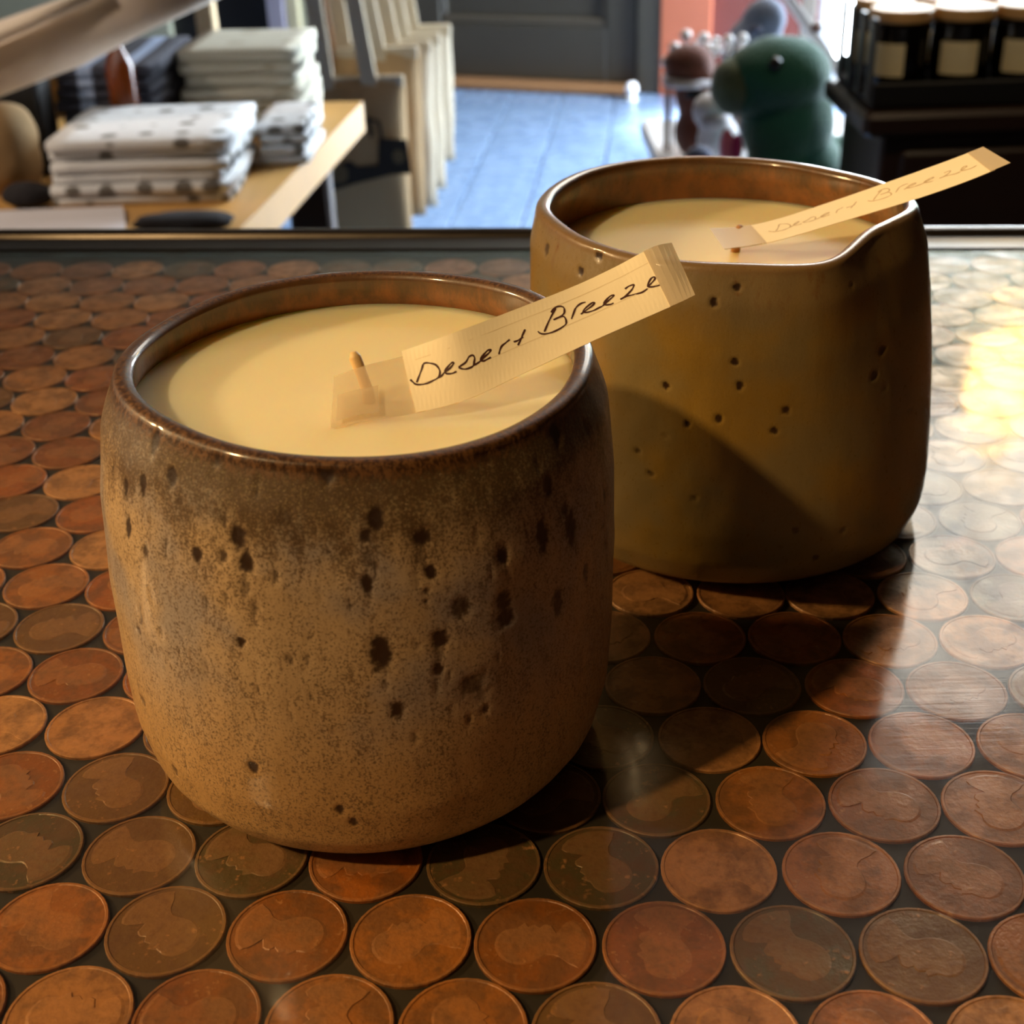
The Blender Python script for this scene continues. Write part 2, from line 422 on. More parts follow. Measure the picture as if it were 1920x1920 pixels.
# back wall: black cupboard front, jambs, door, orange plaster, glazed door
wb = empty('wall_back', wpt(0, FZ)); tag(wb, kind='structure')
wall_slab('wall_panel', -3.9, -1.30, FZ, CZ, m_wall_cream, parent=wb)
wall_slab('wall_panel', -1.30, -0.795, FZ, 0.6, m_black, off=-0.03, parent=wb)
wall_slab('wall_panel', -1.30, -0.795, 0.6, CZ, m_wall_cream, parent=wb)
wall_slab('wall_panel', -0.795, -0.26, FZ, CZ, m_wall_cream, parent=wb)
wall_slab('wall_panel', -0.26, 0.86, 1.15, CZ, m_wall_cream, parent=wb)
wall_slab('wall_panel', 0.86, 1.045, FZ, CZ, m_wall_orange, off=0.03, parent=wb)
wall_slab('wall_panel', 1.045, 1.44, FZ, CZ, m_wall_recess, parent=wb)
wall_slab('wall_panel', 1.44, 3.4, 1.3, CZ, m_wall_cream, parent=wb)
wall_slab('wall_panel', 2.35, 3.4, FZ, 1.3, m_wall_cream, parent=wb)
tag(wall_slab('trim_1', -0.80, -0.722, FZ, 1.2, m_jamb_grey, off=0.03, thick=0.06, bev=.004), kind='structure')
tag(wall_slab('trim_2', -0.715, -0.66, FZ, 1.2, m_jamb_cream, off=0.02, thick=0.05, bev=.004), kind='structure')
d1 = empty('door_1', wpt(0.3, FZ)); tag(d1, kind='structure')
wall_slab('door_frame', -0.30, -0.19, FZ, 1.15, m_door, off=0.02, parent=d1, bev=.004)
wall_slab('door_frame', 0.765, 0.86, FZ, 1.15, m_door, off=0.02, parent=d1, bev=.004)
wall_slab('stile', -0.18, -0.045, FZ + .03, 1.12, m_door, off=-0.01, thick=.05, parent=d1, bev=.004)
wall_slab('stile', 0.635, 0.755, FZ + .03, 1.12, m_door, off=-0.01, thick=.05, parent=d1, bev=.004)
wall_slab('rail', -0.045, 0.635, FZ + .03, -0.715, m_door, off=-0.01, thick=.05, parent=d1, bev=.004)
wall_slab('rail', -0.045, 0.635, 0.15, 0.30, m_door, off=-0.01, thick=.05, parent=d1, bev=.004)
wall_slab('rail', -0.045, 0.635, 1.0, 1.12, m_door, off=-0.01, thick=.05, parent=d1, bev=.004)
wall_slab('panel', -0.045, 0.635, -0.715, 0.15, m_door, off=-0.035, thick=.02, parent=d1)
wall_slab('panel', -0.045, 0.635, 0.30, 1.0, m_door, off=-0.035, thick=.02, parent=d1)
for s0, s1, z0, z1 in ((-0.045, 0.635, -0.715, -0.69), (-0.045, -0.02, -0.69, 0.15), (0.61, 0.635, -0.69, 0.15)):
    wall_slab('moulding', s0, s1, z0, z1, simple('door_moulding', lin(78, 70, 58), .4) if s0 == -0.045 and s1 > .6 else m_door, off=-0.016, thick=.02, parent=d1, bev=.006)
tag(wall_slab('trim_3', -0.30, 0.77, FZ, FZ + 0.028, m_threshold, off=0.10, thick=.13, bev=.008), kind='structure')
w2 = empty('window_2', wpt(1.9, FZ)); tag(w2, kind='structure')
for s in (1.46, 2.33):
    wall_slab('window_frame', s - .03, s + .03, FZ, 1.3, m_frame_white, parent=w2, bev=.005)
for z in (FZ + .06, 0.2, 1.27):
    wall_slab('window_frame', 1.49, 2.30, z - .05, z + .05, m_frame_white, parent=w2, bev=.005)
wall_slab('pane', 1.49, 2.30, FZ + .11, 0.15, m_pane_back, off=-.04, thick=.01, parent=w2)
wall_slab('pane', 1.49, 2.30, 0.25, 1.22, m_pane_back, off=-.04, thick=.01, parent=w2)
w3 = empty('window_3', (1.4, 3.4, CZ)); tag(w3, kind='structure')
for x in (0.55, 1.4, 2.25):
    box('window_frame', (x, 3.65, CZ - .02), (.06, 1.8, .05), m_frame_white, w3, bev=.005)
for y in (2.75, 4.55):
    box('window_frame', (1.4, y, CZ - .02), (1.76, .06, .05), m_frame_white, w3, bev=.005)
for x in (0.975, 1.825):
    box('pane', (x, 3.65, CZ - .004), (.79, 1.74, .008), m_pane_sky, w3)

# ------------------------------------------------------------------ bar counter with pennies under resin
m_base = simple('dark_adhesive_bed', lin(26, 22, 13), 0.7, 0.3, 400)
m_edge = simple('black_edge_strip', lin(26, 22, 18), 0.35, 0.3, 60)
m_nose = NT('polished_dark_nosing')
m_nose.principled(Base_Color=m_nose.mix(m_nose.noise(m_nose.coords((1, 20, 20)), 40), lin(60, 54, 48), lin(92, 86, 80)), Metallic=0.85,
                  Roughness=0.28)
m_nose = m_nose.m


def penny_material(name, island, relief):
    t = NT(name)
    if island:
        g = t.t.nodes.new('ShaderNodeNewGeometry'); rnd = g.outputs['Random Per Island']
    else:
        g = t.t.nodes.new('ShaderNodeObjectInfo'); rnd = g.outputs['Random']
    cr = t.t.nodes.new('ShaderNodeValToRGB')
    cr.color_ramp.interpolation = 'CONSTANT'
    stops = [(0, lin(150, 94, 42)), (.2, lin(128, 76, 30)), (.36, lin(166, 116, 68)), (.5, lin(104, 76, 38)),
             (.62, lin(74, 65, 40)), (.74, lin(148, 85, 31)), (.88, lin(176, 128, 80))]
    while len(cr.color_ramp.elements) < len(stops):
        cr.color_ramp.elements.new(0.5)
    for e, (p, c) in zip(cr.color_ramp.elements, stops):
        e.position = p; e.color = c
    t.set(cr.inputs[0], rnd)
    tc = t.t.nodes.new('ShaderNodeTexCoord')
    w = t.math('MULTIPLY', rnd, 917.0)
    n1 = t.n('TexNoise', {'noise_dimensions': '4D'}, Vector=tc.outputs['Object'], W=w, Scale=190.0, Detail=4.0, Roughness=0.6).outputs[0]
    n2 = t.n('TexNoise', {'noise_dimensions': '4D'}, Vector=tc.outputs['Object'], W=w, Scale=900.0, Detail=3.0, Roughness=0.6).outputs[0]
    patina = t.mix(0.6, cr.outputs[0], lin(92, 62, 32))
    base = t.mix(t.ramp(n1, 0.42, 0.60), cr.outputs[0], patina)
    if relief:
        base = t.mix(0.16, base, lin(196, 144, 98))
    base = t.mix(t.ramp(n2, 0.40, 0.75, 0.0, 0.45), base, lin(82, 50, 26))
    base = t.mix(t.math('MULTIPLY', t.math('MULTIPLY', t.ramp(n2, 0.54, 0.70), t.ramp(n1, 0.52, 0.40)), 0.4), base, lin(206, 150, 98))
    t.principled(Base_Color=base, Metallic=0.06, Roughness=t.ramp(n1, .3, .7, .34, .6),
                 Normal=t.bump(n2, 0.5, 0.0003))
    return t.m


m_penny = penny_material('penny_copper', False, False)
m_penny_relief = penny_material('penny_worn_relief', False, True)
m_penny_far = penny_material('penny_copper_field', True, False)

PR = 9.3 * MM


def penny_mesh(kind):
    V, F, MI = [], [], []
    seg = 36
    prof = [(0.995, -1.35), (1.0, -0.2), (0.985, 0.0), (0.945, 0.0), (0.93, -0.13)]
    for r, z in prof:
        for i in range(seg):
            a = 2 * math.pi * i / seg
            V.append((r * PR * math.cos(a), r * PR * math.sin(a), z * MM))
    for k in range(len(prof) - 1):
        for i in range(seg):
            j = (i + 1) % seg
            F.append((k * seg + i, k * seg + j, k * seg + seg + j, k * seg + seg + i)); MI.append(1 if k in (1, 2) else 0)
    F.append(tuple(range((len(prof) - 1) * seg, len(prof) * seg))); MI.append(0)

    def raise_poly(poly, h):
        n = len(poly); k = len(V)
        cx = sum(p[0] for p in poly) / n; cy = sum(p[1] for p in poly) / n
        for s, z in ((1.0, -0.13), (0.93, -0.13 + h)):
            for x, y in poly:
                V.append(((cx + (x - cx) * s) * PR, (cy + (y - cy) * s) * PR, z * MM))
        for i in range(n):
            j = (i + 1) % n
            F.append((k + i, k + j, k + n + j, k + n + i)); MI.append(1)
        F.append(tuple(range(k + n, k + 2 * n))); MI.append(1)

    if True:                # bust in profile, more or less worn away
        bust = [(-.62, -.62), (-.2, -.86), (.2, -.84), (.42, -.68), (.30, -.50), (.16, -.38), (.34, -.32), (.38, -.20), (.32, -.12),
                (.40, -.04), (.36, .08), (.46, .12), (.36, .26), (.36, .40), (.28, .56), (.06, .66), (-.18, .62), (-.36, .46), (-.42, .22),
                (-.36, 0.0), (-.28, -.16), (-.36, -.36)]
        sm_ = []
        for i in range(len(bust)):
            p0, p1, p2, p3 = [np.array(bust[(i + q) % len(bust)]) for q in (-1, 0, 1, 2)]
            for x in (0, .5):
                sm_.append(tuple(0.5 * (2 * p1 + (p2 - p0) * x + (2 * p0 - 5 * p1 + 4 * p2 - p3) * x * x + (3 * p1 - p0 - 3 * p2 + p3) * x ** 3)))
        raise_poly(sm_, (0.14, 0.03, 0.08)[kind])
    me = bpy.data.meshes.new('penny')
    me.from_pydata(V, [], F)
    me.materials.append(m_penny); me.materials.append(m_penny_relief)
    me.polygons.foreach_set('material_index', MI)
    me.update()
    return me


counter = empty('bar_counter', (0, 0.2, -0.045), 'bar counter top inlaid with rows of copper pennies under glossy clear resin', 'counter')
EA = math.atan2(458 - 496, 170 + 190)                 # direction of the counter's back edge
ED = Vector((math.cos(EA), math.sin(EA), 0)); EN = Vector((-ED.y, ED.x, 0))
E0 = Vector((-0.190, 0.496, 0))                       # where the pennies stop
XL, XRR, YN = -1.05, 0.95, -0.16


def edge_pt(x, off=0.0):
    t = (x - E0.x) / ED.x
    p = E0 + ED * t + EN * off
    return Vector((x, p.y, 0))


pl, prt = edge_pt(XL), edge_pt(XRR)
outline = [(XL, YN), (XRR, YN), (prt.x, prt.y), (pl.x, pl.y)]
obj('bed', *plate_geo(outline, 0.0428, ((0, 0, -0.045), (1, 0, 0), (0, 1, 0))), m_base, counter)
# lattice of pennies
LG, LA, LD = (-74.5027, 153.5109), -0.0866, 19.05
CA, CB = (-25.2, 200.0), (50.0, 283.0)                # cup axes, mm
camv = np.array([0, 0, CAMZ * 1000])


def screen(p):
    q = _R @ (np.array(p) - camv)
    return 960 + FPX * q[0] / q[2], 960 + FPX * q[1] / q[2], q[2]


def blocked(p):
    for (cx, cy), r, hh in ((CA, 36.0, 70.0), (CB, 40.0, 70.0)):
        for t in np.linspace(0, 1, 60):
            q = camv + (np.array(p) - camv) * t
            if q[2] < hh and math.hypot(q[0] - cx, q[1] - cy) < r:
                return True
    return False


spots = []
for j in range(-16, 28):
    for i in range(-60, 62):
        ii = i + (0.5 if j % 2 else 0.0)
        gx, gy = ii * LD, j * LD * math.sqrt(3) / 2
        x = LG[0] + math.cos(LA) * gx - math.sin(LA) * gy
        y = LG[1] + math.sin(LA) * gx + math.cos(LA) * gy
        jr = random.Random(i * 131 + j * 977)
        x += jr.uniform(-.25, .25); y += jr.uniform(-.25, .25)
        if not (XL * 1000 + 12 < x < XRR * 1000 - 12 and YN * 1000 + 12 < y):
            continue
        if y > edge_pt(x * MM).y * 1000 - 9.6:
            continue
        vis = False
        if y > 60:
            for dx, dy in ((0, 0), (8.5, 0), (-8.5, 0), (0, 8.5), (0, -8.5)):
                u, v, w = screen((x + dx, y + dy, -1.5))
                if -5 < u < 1925 and -5 < v < 1925 and not blocked((x + dx, y + dy, -1.5)):
                    vis = True
                    break
        spots.append((vis, y, x))
visible = sorted([(y, x) for vis, y, x in spots if vis])
near = visible[:300]
rest = visible[300:] + [(y, x) for vis, y, x in spots if not vis]
pm = [penny_mesh(0), penny_mesh(1), penny_mesh(2)]
for k, (y, x) in enumerate(near):
    jr = random.Random(k * 31 + 5)
    o = bpy.data.objects.new('penny', pm[jr.choice((0, 0, 0, 1, 2, 2, 2, 2))])
    COL.objects.link(o)
    o.parent = counter
    o.location = Vector((x * MM, y * MM, -1.5 * MM)) - counter.location
    o.rotation_euler = (0, 0, jr.uniform(0, 6.28))
V, F = [], []
for y, x in rest:
    k = len(V)
    for r, z in ((1.0, -2.8), (1.0, -1.6), (.97, -1.5)):
        for i in range(14):
            a = 2 * math.pi * i / 14
            V.append((x * MM + r * PR * math.cos(a), y * MM + r * PR * math.sin(a), z * MM))
    for q in range(2):
        for i in range(14):
            l = (i + 1) % 14
            F.append((k + q * 14 + i, k + q * 14 + l, k + q * 14 + 14 + l, k + q * 14 + 14 + i))
    F.append(tuple(range(k + 28, k + 42)))
tag(obj('penny_field', V, F, m_penny_far, counter), kind='stuff')

t = NT('clear_resin')
_v = t.coords((1, 1, 1))
_h = t.math('ADD', t.noise(_v, 26.0, 2.0), t.math('MULTIPLY', t.noise(t.coords((1, 14, 1)), 60.0, 3.0), 0.03))
_nrm = t.bump(_h, 0.35, 0.0012)
gl = t.n('BsdfGlossy', Color=(1, 1, 1, 1), Roughness=t.ramp(t.noise(_v, 90.0, 4.0), .3, .7, .07, .15), Normal=_nrm)
tr = t.n('BsdfTransparent', Color=(0.97, 0.93, 0.84, 1))
_g = t.t.nodes.new('ShaderNodeNewGeometry')
_dp = t.t.nodes.new('ShaderNodeVectorMath'); _dp.operation = 'DOT_PRODUCT'
t.set(_dp.inputs[0], _g.outputs['Normal']); t.set(_dp.inputs[1], _g.outputs['Incoming'])
_cs = t.math('ABSOLUTE', _dp.outputs['Value'])
fr = t.math('ADD', 0.042, t.math('MULTIPLY', t.math('POWER', t.math('SUBTRACT', 1.0, _cs), 5.0), 0.958), clamp=True)   # reflectance of clear resin by angle
mx = t.n('MixShader', _0=fr)
t.t.links.new(tr.outputs[0], mx.inputs[1]); t.t.links.new(gl.outputs[0], mx.inputs[2])
t.surface(mx)
m_resin = t.m
obj('resin', [(x, y, 0) for x, y in outline], [(0, 1, 2, 3)], m_resin, counter)


def edge_bar(name, prof, mat):
    V, F = [], []
    n = len(prof)
    for x in (XL, XRR):
        for off, z in prof:
            p = edge_pt(x, off)
            V.append((p.x, p.y, z))
    for i in range(n):
        j = (i + 1) % n
        F.append((i, j, n + j, n + i))
    F += [tuple(range(n))[::-1], tuple(range(n, 2 * n))]
    return obj(name, V, F, mat, counter)


edge_bar('edge_strip', [(0, -.045), (.0005, .0006), (.0125, .0009), (.0125, -.045)], m_edge)
edge_bar('nosing', [(.0126, -.03)] + [(.0126 + .0042 + .0042 * math.cos(a), -.001 + .0042 * math.sin(a)) for a in np.linspace(math.pi, 0, 9)] + [(.021, -.03)], m_nose)
# front and side skirts of the counter
skirt = simple('dark_stained_wood', lin(52, 34, 22), .5, .3, 12, stretch=(1, 1, 8))
geo = [plate_geo([(XL + .06, YN + .06), (XRR - .06, YN + .06), (prt.x - .06, prt.y - .06), (pl.x + .06, pl.y - .06)], 0.90,
                 ((0, 0, FZ), (1, 0, 0), (0, 1, 0)))]
obj('skirt', *geo[0], skirt, counter)

# ------------------------------------------------------------------ stoneware candles
def tab(table):
    a = np.array(sorted(table), float)
    th = np.r_[a[-1, 0] - 360, a[:, 0], a[0, 0] + 360]; v = np.r_[a[-1, 1], a[:, 1], a[0, 1]]
    x = np.linspace(-180, 180, 721)
    y = np.interp(x, th, v)
    k = np.hanning(41); k /= k.sum()
    y = np.convolve(np.r_[y[:-1][-60:], y, y[1:][:60]], k, 'same')[60:-60]
    return lambda d: np.interp((np.asarray(d) + 180) % 360 - 180, x, y)


def fnoise(x, y, seed=0):
    return noise.noise(Vector((x, y, seed * 7.3)))


def make_cup(parent, c, rim_z, rim_r, profile, lean, mat, spots, wall=3.3, floor_z=9.0, nth=600):
    """wheel-thrown cup; all lengths in mm, profile = (height fraction, radius); returns the inner radius function"""
    th = np.linspace(0, 360, nth, endpoint=False) - 180
    R = np.radians(th)
    rz, rr = rim_z(th), rim_r(th)
    pf = np.array(profile, float)
    r_top = pf[-1, 1]
    zf = np.r_[0.0, 0.004, 0.010, 0.018, 0.03, np.linspace(0.045, 0.975, 190), 0.985]
    # smooth profile
    xs = np.linspace(0, 1, 400); ys = np.interp(xs, pf[:, 0], pf[:, 1])
    kk = np.hanning(25); kk /= kk.sum()
    ysm = np.convolve(np.r_[[ys[0]] * 30, ys, [ys[-1] + (ys[-1] - ys[-6]) / 5 * q for q in range(1, 31)]], kk, 'same')[30:-30]
    wgt = np.clip((xs - .03) / .08, 0, 1)
    ys = ys * (1 - wgt) + ysm * wgt
    rows = []
    for f in zf:
        body = np.interp(f, xs, ys)
        w = np.clip((f - 0.45) / 0.55, 0, 1) ** 1.6
        r = body + (rr - r_top) * w
        rows.append((f, r, f * rz, 0))
    r_edge = rows[-1][1]
    lip = wall / 2
    for a in np.linspace(0.15, 1.0, 9) * math.pi:
        rows.append((1.0, r_edge - lip + lip * math.cos(a) - 0.0, rz * 0.985 + math.sin(a) * lip * 0.75, 1 if a < 2.4 else 2))
    r_in = r_edge - wall
    for f in np.linspace(0.96, 0.0, 26):
        body = np.interp(max(f, .12), xs, ys)
        w = np.clip((f - 0.45) / 0.55, 0, 1) ** 1.6
        r = np.minimum(body + (rr - r_top) * w - wall, body - wall + 1)
        if f > .9:
            r = r * (1 - (f - .9) / .06) + r_in * (f - .9) / .06
        rows.append((f, r, floor_z + f * (rz * 0.985 - floor_z), 2))
    n = len(rows)
    P = np.zeros((n, nth, 3))
    hgt = np.zeros((n, nth)); ins = np.zeros((n, nth))
    for k, (f, r, z, kind) in enumerate(rows):
        lx = lean * (z / rz - .5)
        P[k, :, 0] = c[0] + lx + r * np.cos(R); P[k, :, 1] = c[1] + r * np.sin(R); P[k, :, 2] = z
        hgt[k] = f if kind != 2 else f
        ins[k] = 1.0 if kind == 2 else 0.0
    # iron spots on the outside, each with its own place and size
    sm = np.zeros((n, nth))
    nout = len(zf)
    Z = P[:nout, :, 2]
    Rad = 41.0
    for (a, z0, w, h, s) in spots:
        da = (th - a + 180) % 360 - 180
        X = np.broadcast_to(np.radians(da) * Rad, Z.shape)
        dz = Z - z0
        sel = (np.abs(X) < w * 1.6 + .6) & (np.abs(dz) < h * 1.9 + .8)
        ks, is_ = np.nonzero(sel)
        for k, i in zip(ks, is_):
            x_, z_ = X[k, i], dz[k, i]
            e = math.hypot(x_ / (w * .48 + .12), z_ / (h * (.48 if z_ > 0 else .68) + .12))
            e += 0.38 * fnoise(x_ * 1.3 + a, z_ * 1.1 + z0, 1) + 0.22 * fnoise(x_ * 3.4 + a, z_ * 3.0, 2)
            val = s * min(1.0, max(0.0, (1.42 - e) / 0.75))
            if val > sm[k, i]:
                sm[k, i] = val
    # spots are shallow pits, the clay is slightly uneven
    nx, ny = np.cos(R), np.sin(R)
    for k in range(nout):
        f = zf[k]
        amp = min(1.0, f * 12)
        wob = np.array([0.30 * fnoise(3 * math.cos(q) + c[0], 3 * math.sin(q) + f * 2.6, 3) + 0.10 * fnoise(11 * math.cos(q), 11 * math.sin(q) + f * 9, 4) for q in R[::4]])
        wob = np.interp(np.arange(nth), np.arange(0, nth, 4), wob, period=nth)
        dr = amp * wob - 0.22 * sm[k]
        P[k, :, 0] += nx * dr; P[k, :, 1] += ny * dr
    V = P.reshape(-1, 3) * MM
    idx = np.arange(n * nth).reshape(n, nth)
    a, b = idx[:-1], np.roll(idx[:-1], -1, 1)
    d, e = idx[1:], np.roll(idx[1:], -1, 1)
    F = np.stack([a, b, e, d], -1).reshape(-1, 4).tolist()
    F.append(idx[0][::-1].tolist()); F.append(idx[-1].tolist())
    o = obj('cup', V, F, mat, parent, smooth=True)
    for nm, arr in (('spot', sm), ('height', hgt), ('inside', ins)):
        at = o.data.attributes.new(nm, 'FLOAT', 'POINT')
        at.data.foreach_set('value', arr.reshape(-1))

    def inner(deg, z):
        f = (z - floor_z) / (rz.mean() * .985 - floor_z)
        body = np.interp(f, xs, ys)
        w = np.clip((f - 0.45) / 0.55, 0, 1) ** 1.6
        return body + (rim_r(deg) - r_top) * w - wall
    return inner


def make_wax(parent, c, z, inner, mat, lean):
    nth, rings = 120, 14
    V, F = [], []
    V.append((c[0], c[1], z))
    for k in range(1, rings + 1):
        f = k / rings
        for i in range(nth):
            d = 360 * i / nth - 180
            r = float(inner(d, z)) + 0.7
            q = min(1.0, f)
            zz = z + 0.5 * max(0, (q - .93) / .07) ** 2 + 0.12 * fnoise(q * 2 * math.cos(math.radians(d)), q * 2 * math.sin(math.radians(d)), 5)
            V.append((c[0] + lean * .4 + r * q * math.cos(math.radians(d)), c[1] + r * q * math.sin(math.radians(d)), zz))
    for i in range(nth):      # skirt down inside the cup
        x, y, _ = V[1 + (rings - 1) * nth + i]
        V.append((x, y, z - 8))
    for i in range(nth):
        F.append((0, 1 + i, 1 + (i + 1) % nth))
    for k in range(rings):
        for i in range(nth):
            j = (i + 1) % nth
            a, b = 1 + k * nth, 1 + (k + 1) * nth
            F.append((a + i, b + i, b + j, a + j))
    F.append(tuple(1 + rings * nth + i for i in range(nth))[::-1])
    return obj('wax', np.array(V) * MM, F, mat, parent, smooth=True)


def glaze(name, front):
    t = NT(name)
    v = t.coords((1000, 1000, 1000))                 # millimetres
    vs_ = t.coords((1000, 1000, 420))                # drawn out downwards
    h, spot, ins = t.attr('height'), t.attr('spot'), t.attr('inside')
    big = t.noise(v, 0.055, 3.0)
    mid = t.noise(vs_, 0.28, 5.0, 0.65)
    fine = t.noise(vs_, 1.5, 4.0, 0.7)
    grit = t.noise(v, 2.4, 3.0, 0.75)
    hn = t.math('ADD', h, t.math('MULTIPLY', t.math('SUBTRACT', mid, 0.5), 0.16))
    if front:
        ochre, beige, grey = lin(168, 130, 78), lin(174, 147, 110), lin(146, 134, 124)
        body = t.mix(t.ramp(hn, 0.12, 0.62), ochre, beige)
        body = t.mix(t.math('MULTIPLY', t.ramp(big, 0.42, 0.66), t.ramp(hn, .3, .6)), body, grey)
        band = t.math('MULTIPLY', t.ramp(hn, 0.78, 0.97), 0.74)
        sx_ = t.t.nodes.new('ShaderNodeSeparateXYZ'); t.set(sx_.inputs[0], v)
        side = t.ramp(t.math('ADD', sx_.outputs[0], t.math('MULTIPLY', t.math('SUBTRACT', mid, .5), 30.0)), -40.0, -14.0, 0.25, 1.0)   # dark band weaker towards the left side
        band = t.math('MULTIPLY', band, side)
        body = t.mix(band, body, lin(84, 74, 46))
        dens = t.math('ADD', t.math('MULTIPLY', t.ramp(hn, 0.74, 0.96), 0.14), t.math('MULTIPLY', t.math('SUBTRACT', mid, .5), 0.30))
        sp1 = t.ramp(t.math('ADD', fine, dens), 0.53, 0.68)
        body = t.mix(t.math('MULTIPLY', sp1, 0.5), body, lin(104, 72, 34))
        sp2 = t.ramp(t.math('ADD', grit, t.math('MULTIPLY', dens, .8)), 0.50, 0.62)
        body = t.mix(t.math('MULTIPLY', sp2, 0.72), body, lin(66, 46, 24))
        lightflk = t.ramp(t.noise(v, 2.3, 2.0), 0.66, 0.76)
        body = t.mix(t.math('MULTIPLY', lightflk, 0.45), body, lin(206, 180, 140))
        rimc = t.mix(t.ramp(fine, .42, .6), lin(58, 34, 12), lin(104, 68, 30))
        rim = t.ramp(t.math('ADD', h, t.math('MULTIPLY', t.math('SUBTRACT', fine, .5), .03)), 0.955, 0.985)
    else:
        body = t.mix(t.ramp(big, .35, .65), lin(134, 104, 40), lin(122, 104, 62))
        body = t.mix(t.math('MULTIPLY', t.ramp(hn, .78, .95), .55), body, lin(122, 104, 76))
        body = t.mix(t.math('MULTIPLY', t.ramp(grit, .56, .74), .45), body, lin(100, 70, 28))
        stain = t.math('MULTIPLY', t.ramp(mid, .55, .7), t.ramp(h, .86, .95))
        body = t.mix(t.math('MULTIPLY', stain, .7), body, lin(108, 66, 22))
        rimc = lin(120, 92, 56)
        rim = t.math('MULTIPLY', t.ramp(t.math('ADD', h, t.math('MULTIPLY', t.math('SUBTRACT', fine, .5), .03)), 0.97, 0.99), .7)
    body = t.mix(rim, body, rimc)
    body = t.mix(t.ramp(t.math('ADD', spot, t.math('MULTIPLY', t.math('SUBTRACT', fine, .5), .5)), 0.22, 0.95), body, lin(46, 28, 12))
    inner_c = t.mix(t.ramp(mid, .35, .7), lin(126, 78, 34), lin(98, 62, 28))
    inner_c = t.mix(t.math('MULTIPLY', t.ramp(hn, .93, 1.0), .75), inner_c, lin(66, 48, 26))
    col = t.mix(ins, body, inner_c)
    ht = t.math('ADD', t.math('MULTIPLY', fine, 0.5), t.math('MULTIPLY', grit, 0.4))
    t.principled(Base_Color=col, Roughness=t.ramp(fine, .3, .7, .34, .55) if front else t.ramp(fine, .3, .7, .26, .42),
                 Normal=t.bump(ht, 0.45 if front else 0.25, 0.00022), Coat_Weight=t.ramp(h, .93, .99, .2, .8), Coat_Roughness=0.11)
    return t.m


t = NT('soy_wax')
_b = t.mix(t.noise(t.coords((1000, 1000, 1000)), .05, 2.0), lin(248, 222, 170), lin(252, 228, 180))
p = t.principled(Base_Color=_b, Roughness=.42)
p.inputs['Subsurface Weight'].default_value = 0.9
p.inputs['Subsurface Radius'].default_value = (0.012, 0.008, 0.0045)
p.inputs['Subsurface Scale'].default_value = 1.0
m_wax = t.m
m_wick = simple('waxed_cotton_wick', lin(222, 186, 128), .55, .12, 900)
m_wick_brown = simple('wooden_wick', lin(178, 126, 70), .6, .2, 900)

candle_a = empty('candle', (CA[0] * MM, CA[1] * MM, 0.0), 'nearer stoneware candle, heavily iron-speckled tan cup with brown rim and cream wax', 'candle')
rim_z_a = tab([(-180, 74.0), (-151, 74.3), (-131, 74.1), (-118, 73.3), (-109, 72.8), (-98, 72.3), (-86, 71.8), (-74, 71.3), (-61, 71.0), (-47, 70.9), (-25, 71.6),
               (0, 73.2), (34, 75.0), (64, 74.6), (93, 74.7), (126, 74.9), (158, 74.1)])
rim_r_a = tab([(-180, 37.0), (-151, 36.4), (-131, 36.3), (-86, 36.3), (-47, 36.8), (-20, 37.8), (0, 38.0), (30, 36.6), (64, 36.2), (93, 36.2), (126, 36.2), (158, 36.6)])
prof_a = [(0, 33.2), (.010, 35.0), (.03, 36.8), (.06, 38.7), (.1, 40.5), (.2, 41.9), (.35, 42.4), (.55, 42.4), (.75, 41.4), (.9, 39.5), (1.0, 36.4)]
_jr = random.Random(21)
for _ in range(190):      # small drips and flecks all round the shoulder
    SPOTS_A.append((_jr.uniform(-180, 180), _jr.triangular(14, 70, 56), _jr.uniform(.25, .75), _jr.uniform(.7, 2.6), _jr.uniform(.35, .75)))
inner_a = make_cup(candle_a, CA, rim_z_a, rim_r_a, prof_a, 1.5, glaze('iron_speckled_glaze', True), SPOTS_A)
make_wax(candle_a, CA, 68.4, inner_a, m_wax, 1.5)
wv = [(-21.5, 191.2, 67.5), (-21.6, 191.4, 70.2), (-22.3, 192.0, 72.6), (-23.2, 192.6, 75.4), (-23.4, 192.7, 76.3)]
obj('wick', *tube_geo(np.array(wv) * MM, np.array([1.1, .95, .9, .98, .5]) * MM, 10), m_wick, candle_a, smooth=True)

candle_b = empty('candle', (CB[0] * MM, CB[1] * MM, 0.0), 'farther stoneware candle, olive-tan dotted cup with wavy light rim and cream wax', 'candle')
rim_z_b = tab([(-180, 71.4), (-140, 71.0), (-96, 70.6), (-74, 70.2), (-60, 71.2), (-47, 72.2), (-30, 72.2), (0, 71.4), (40, 71.0), (90, 71.4), (150, 71.9)])
rim_r_b = tab([(178, 41.4), (152, 40.6), (135, 41.0), (119, 40.6), (96, 39.4), (73, 37.8), (53, 37.0), (36, 36.8), (19, 37.8), (0, 38.8), (-19, 38.6), (-33, 36.4), (-47, 35.6),
               (-58, 37.6), (-68, 41.2), (-74, 42.6), (-83, 41.6), (-96, 40.2), (-110, 40.9), (-125, 41.1), (-143, 40.4), (-163, 40.0)])
prof_b = [(0, 39.0), (.012, 41.0), (.03, 42.6), (.1, 44.6), (.2, 45.1), (.35, 44.8), (.55, 44.0), (.75, 43.0), (.9, 41.6), (1.0, 39.4)]
inner_b = make_cup(candle_b, CB, rim_z_b, rim_r_b, prof_b, -2.6, glaze('olive_glaze', False), SPOTS_B)
make_wax(candle_b, CB, 60.8, inner_b, m_wax, -2.6)
wv = [(50.2, 281.5, 60.0), (50.2, 281.4, 63.0), (50.4, 281.2, 65.2), (50.9, 280.6, 66.4)]
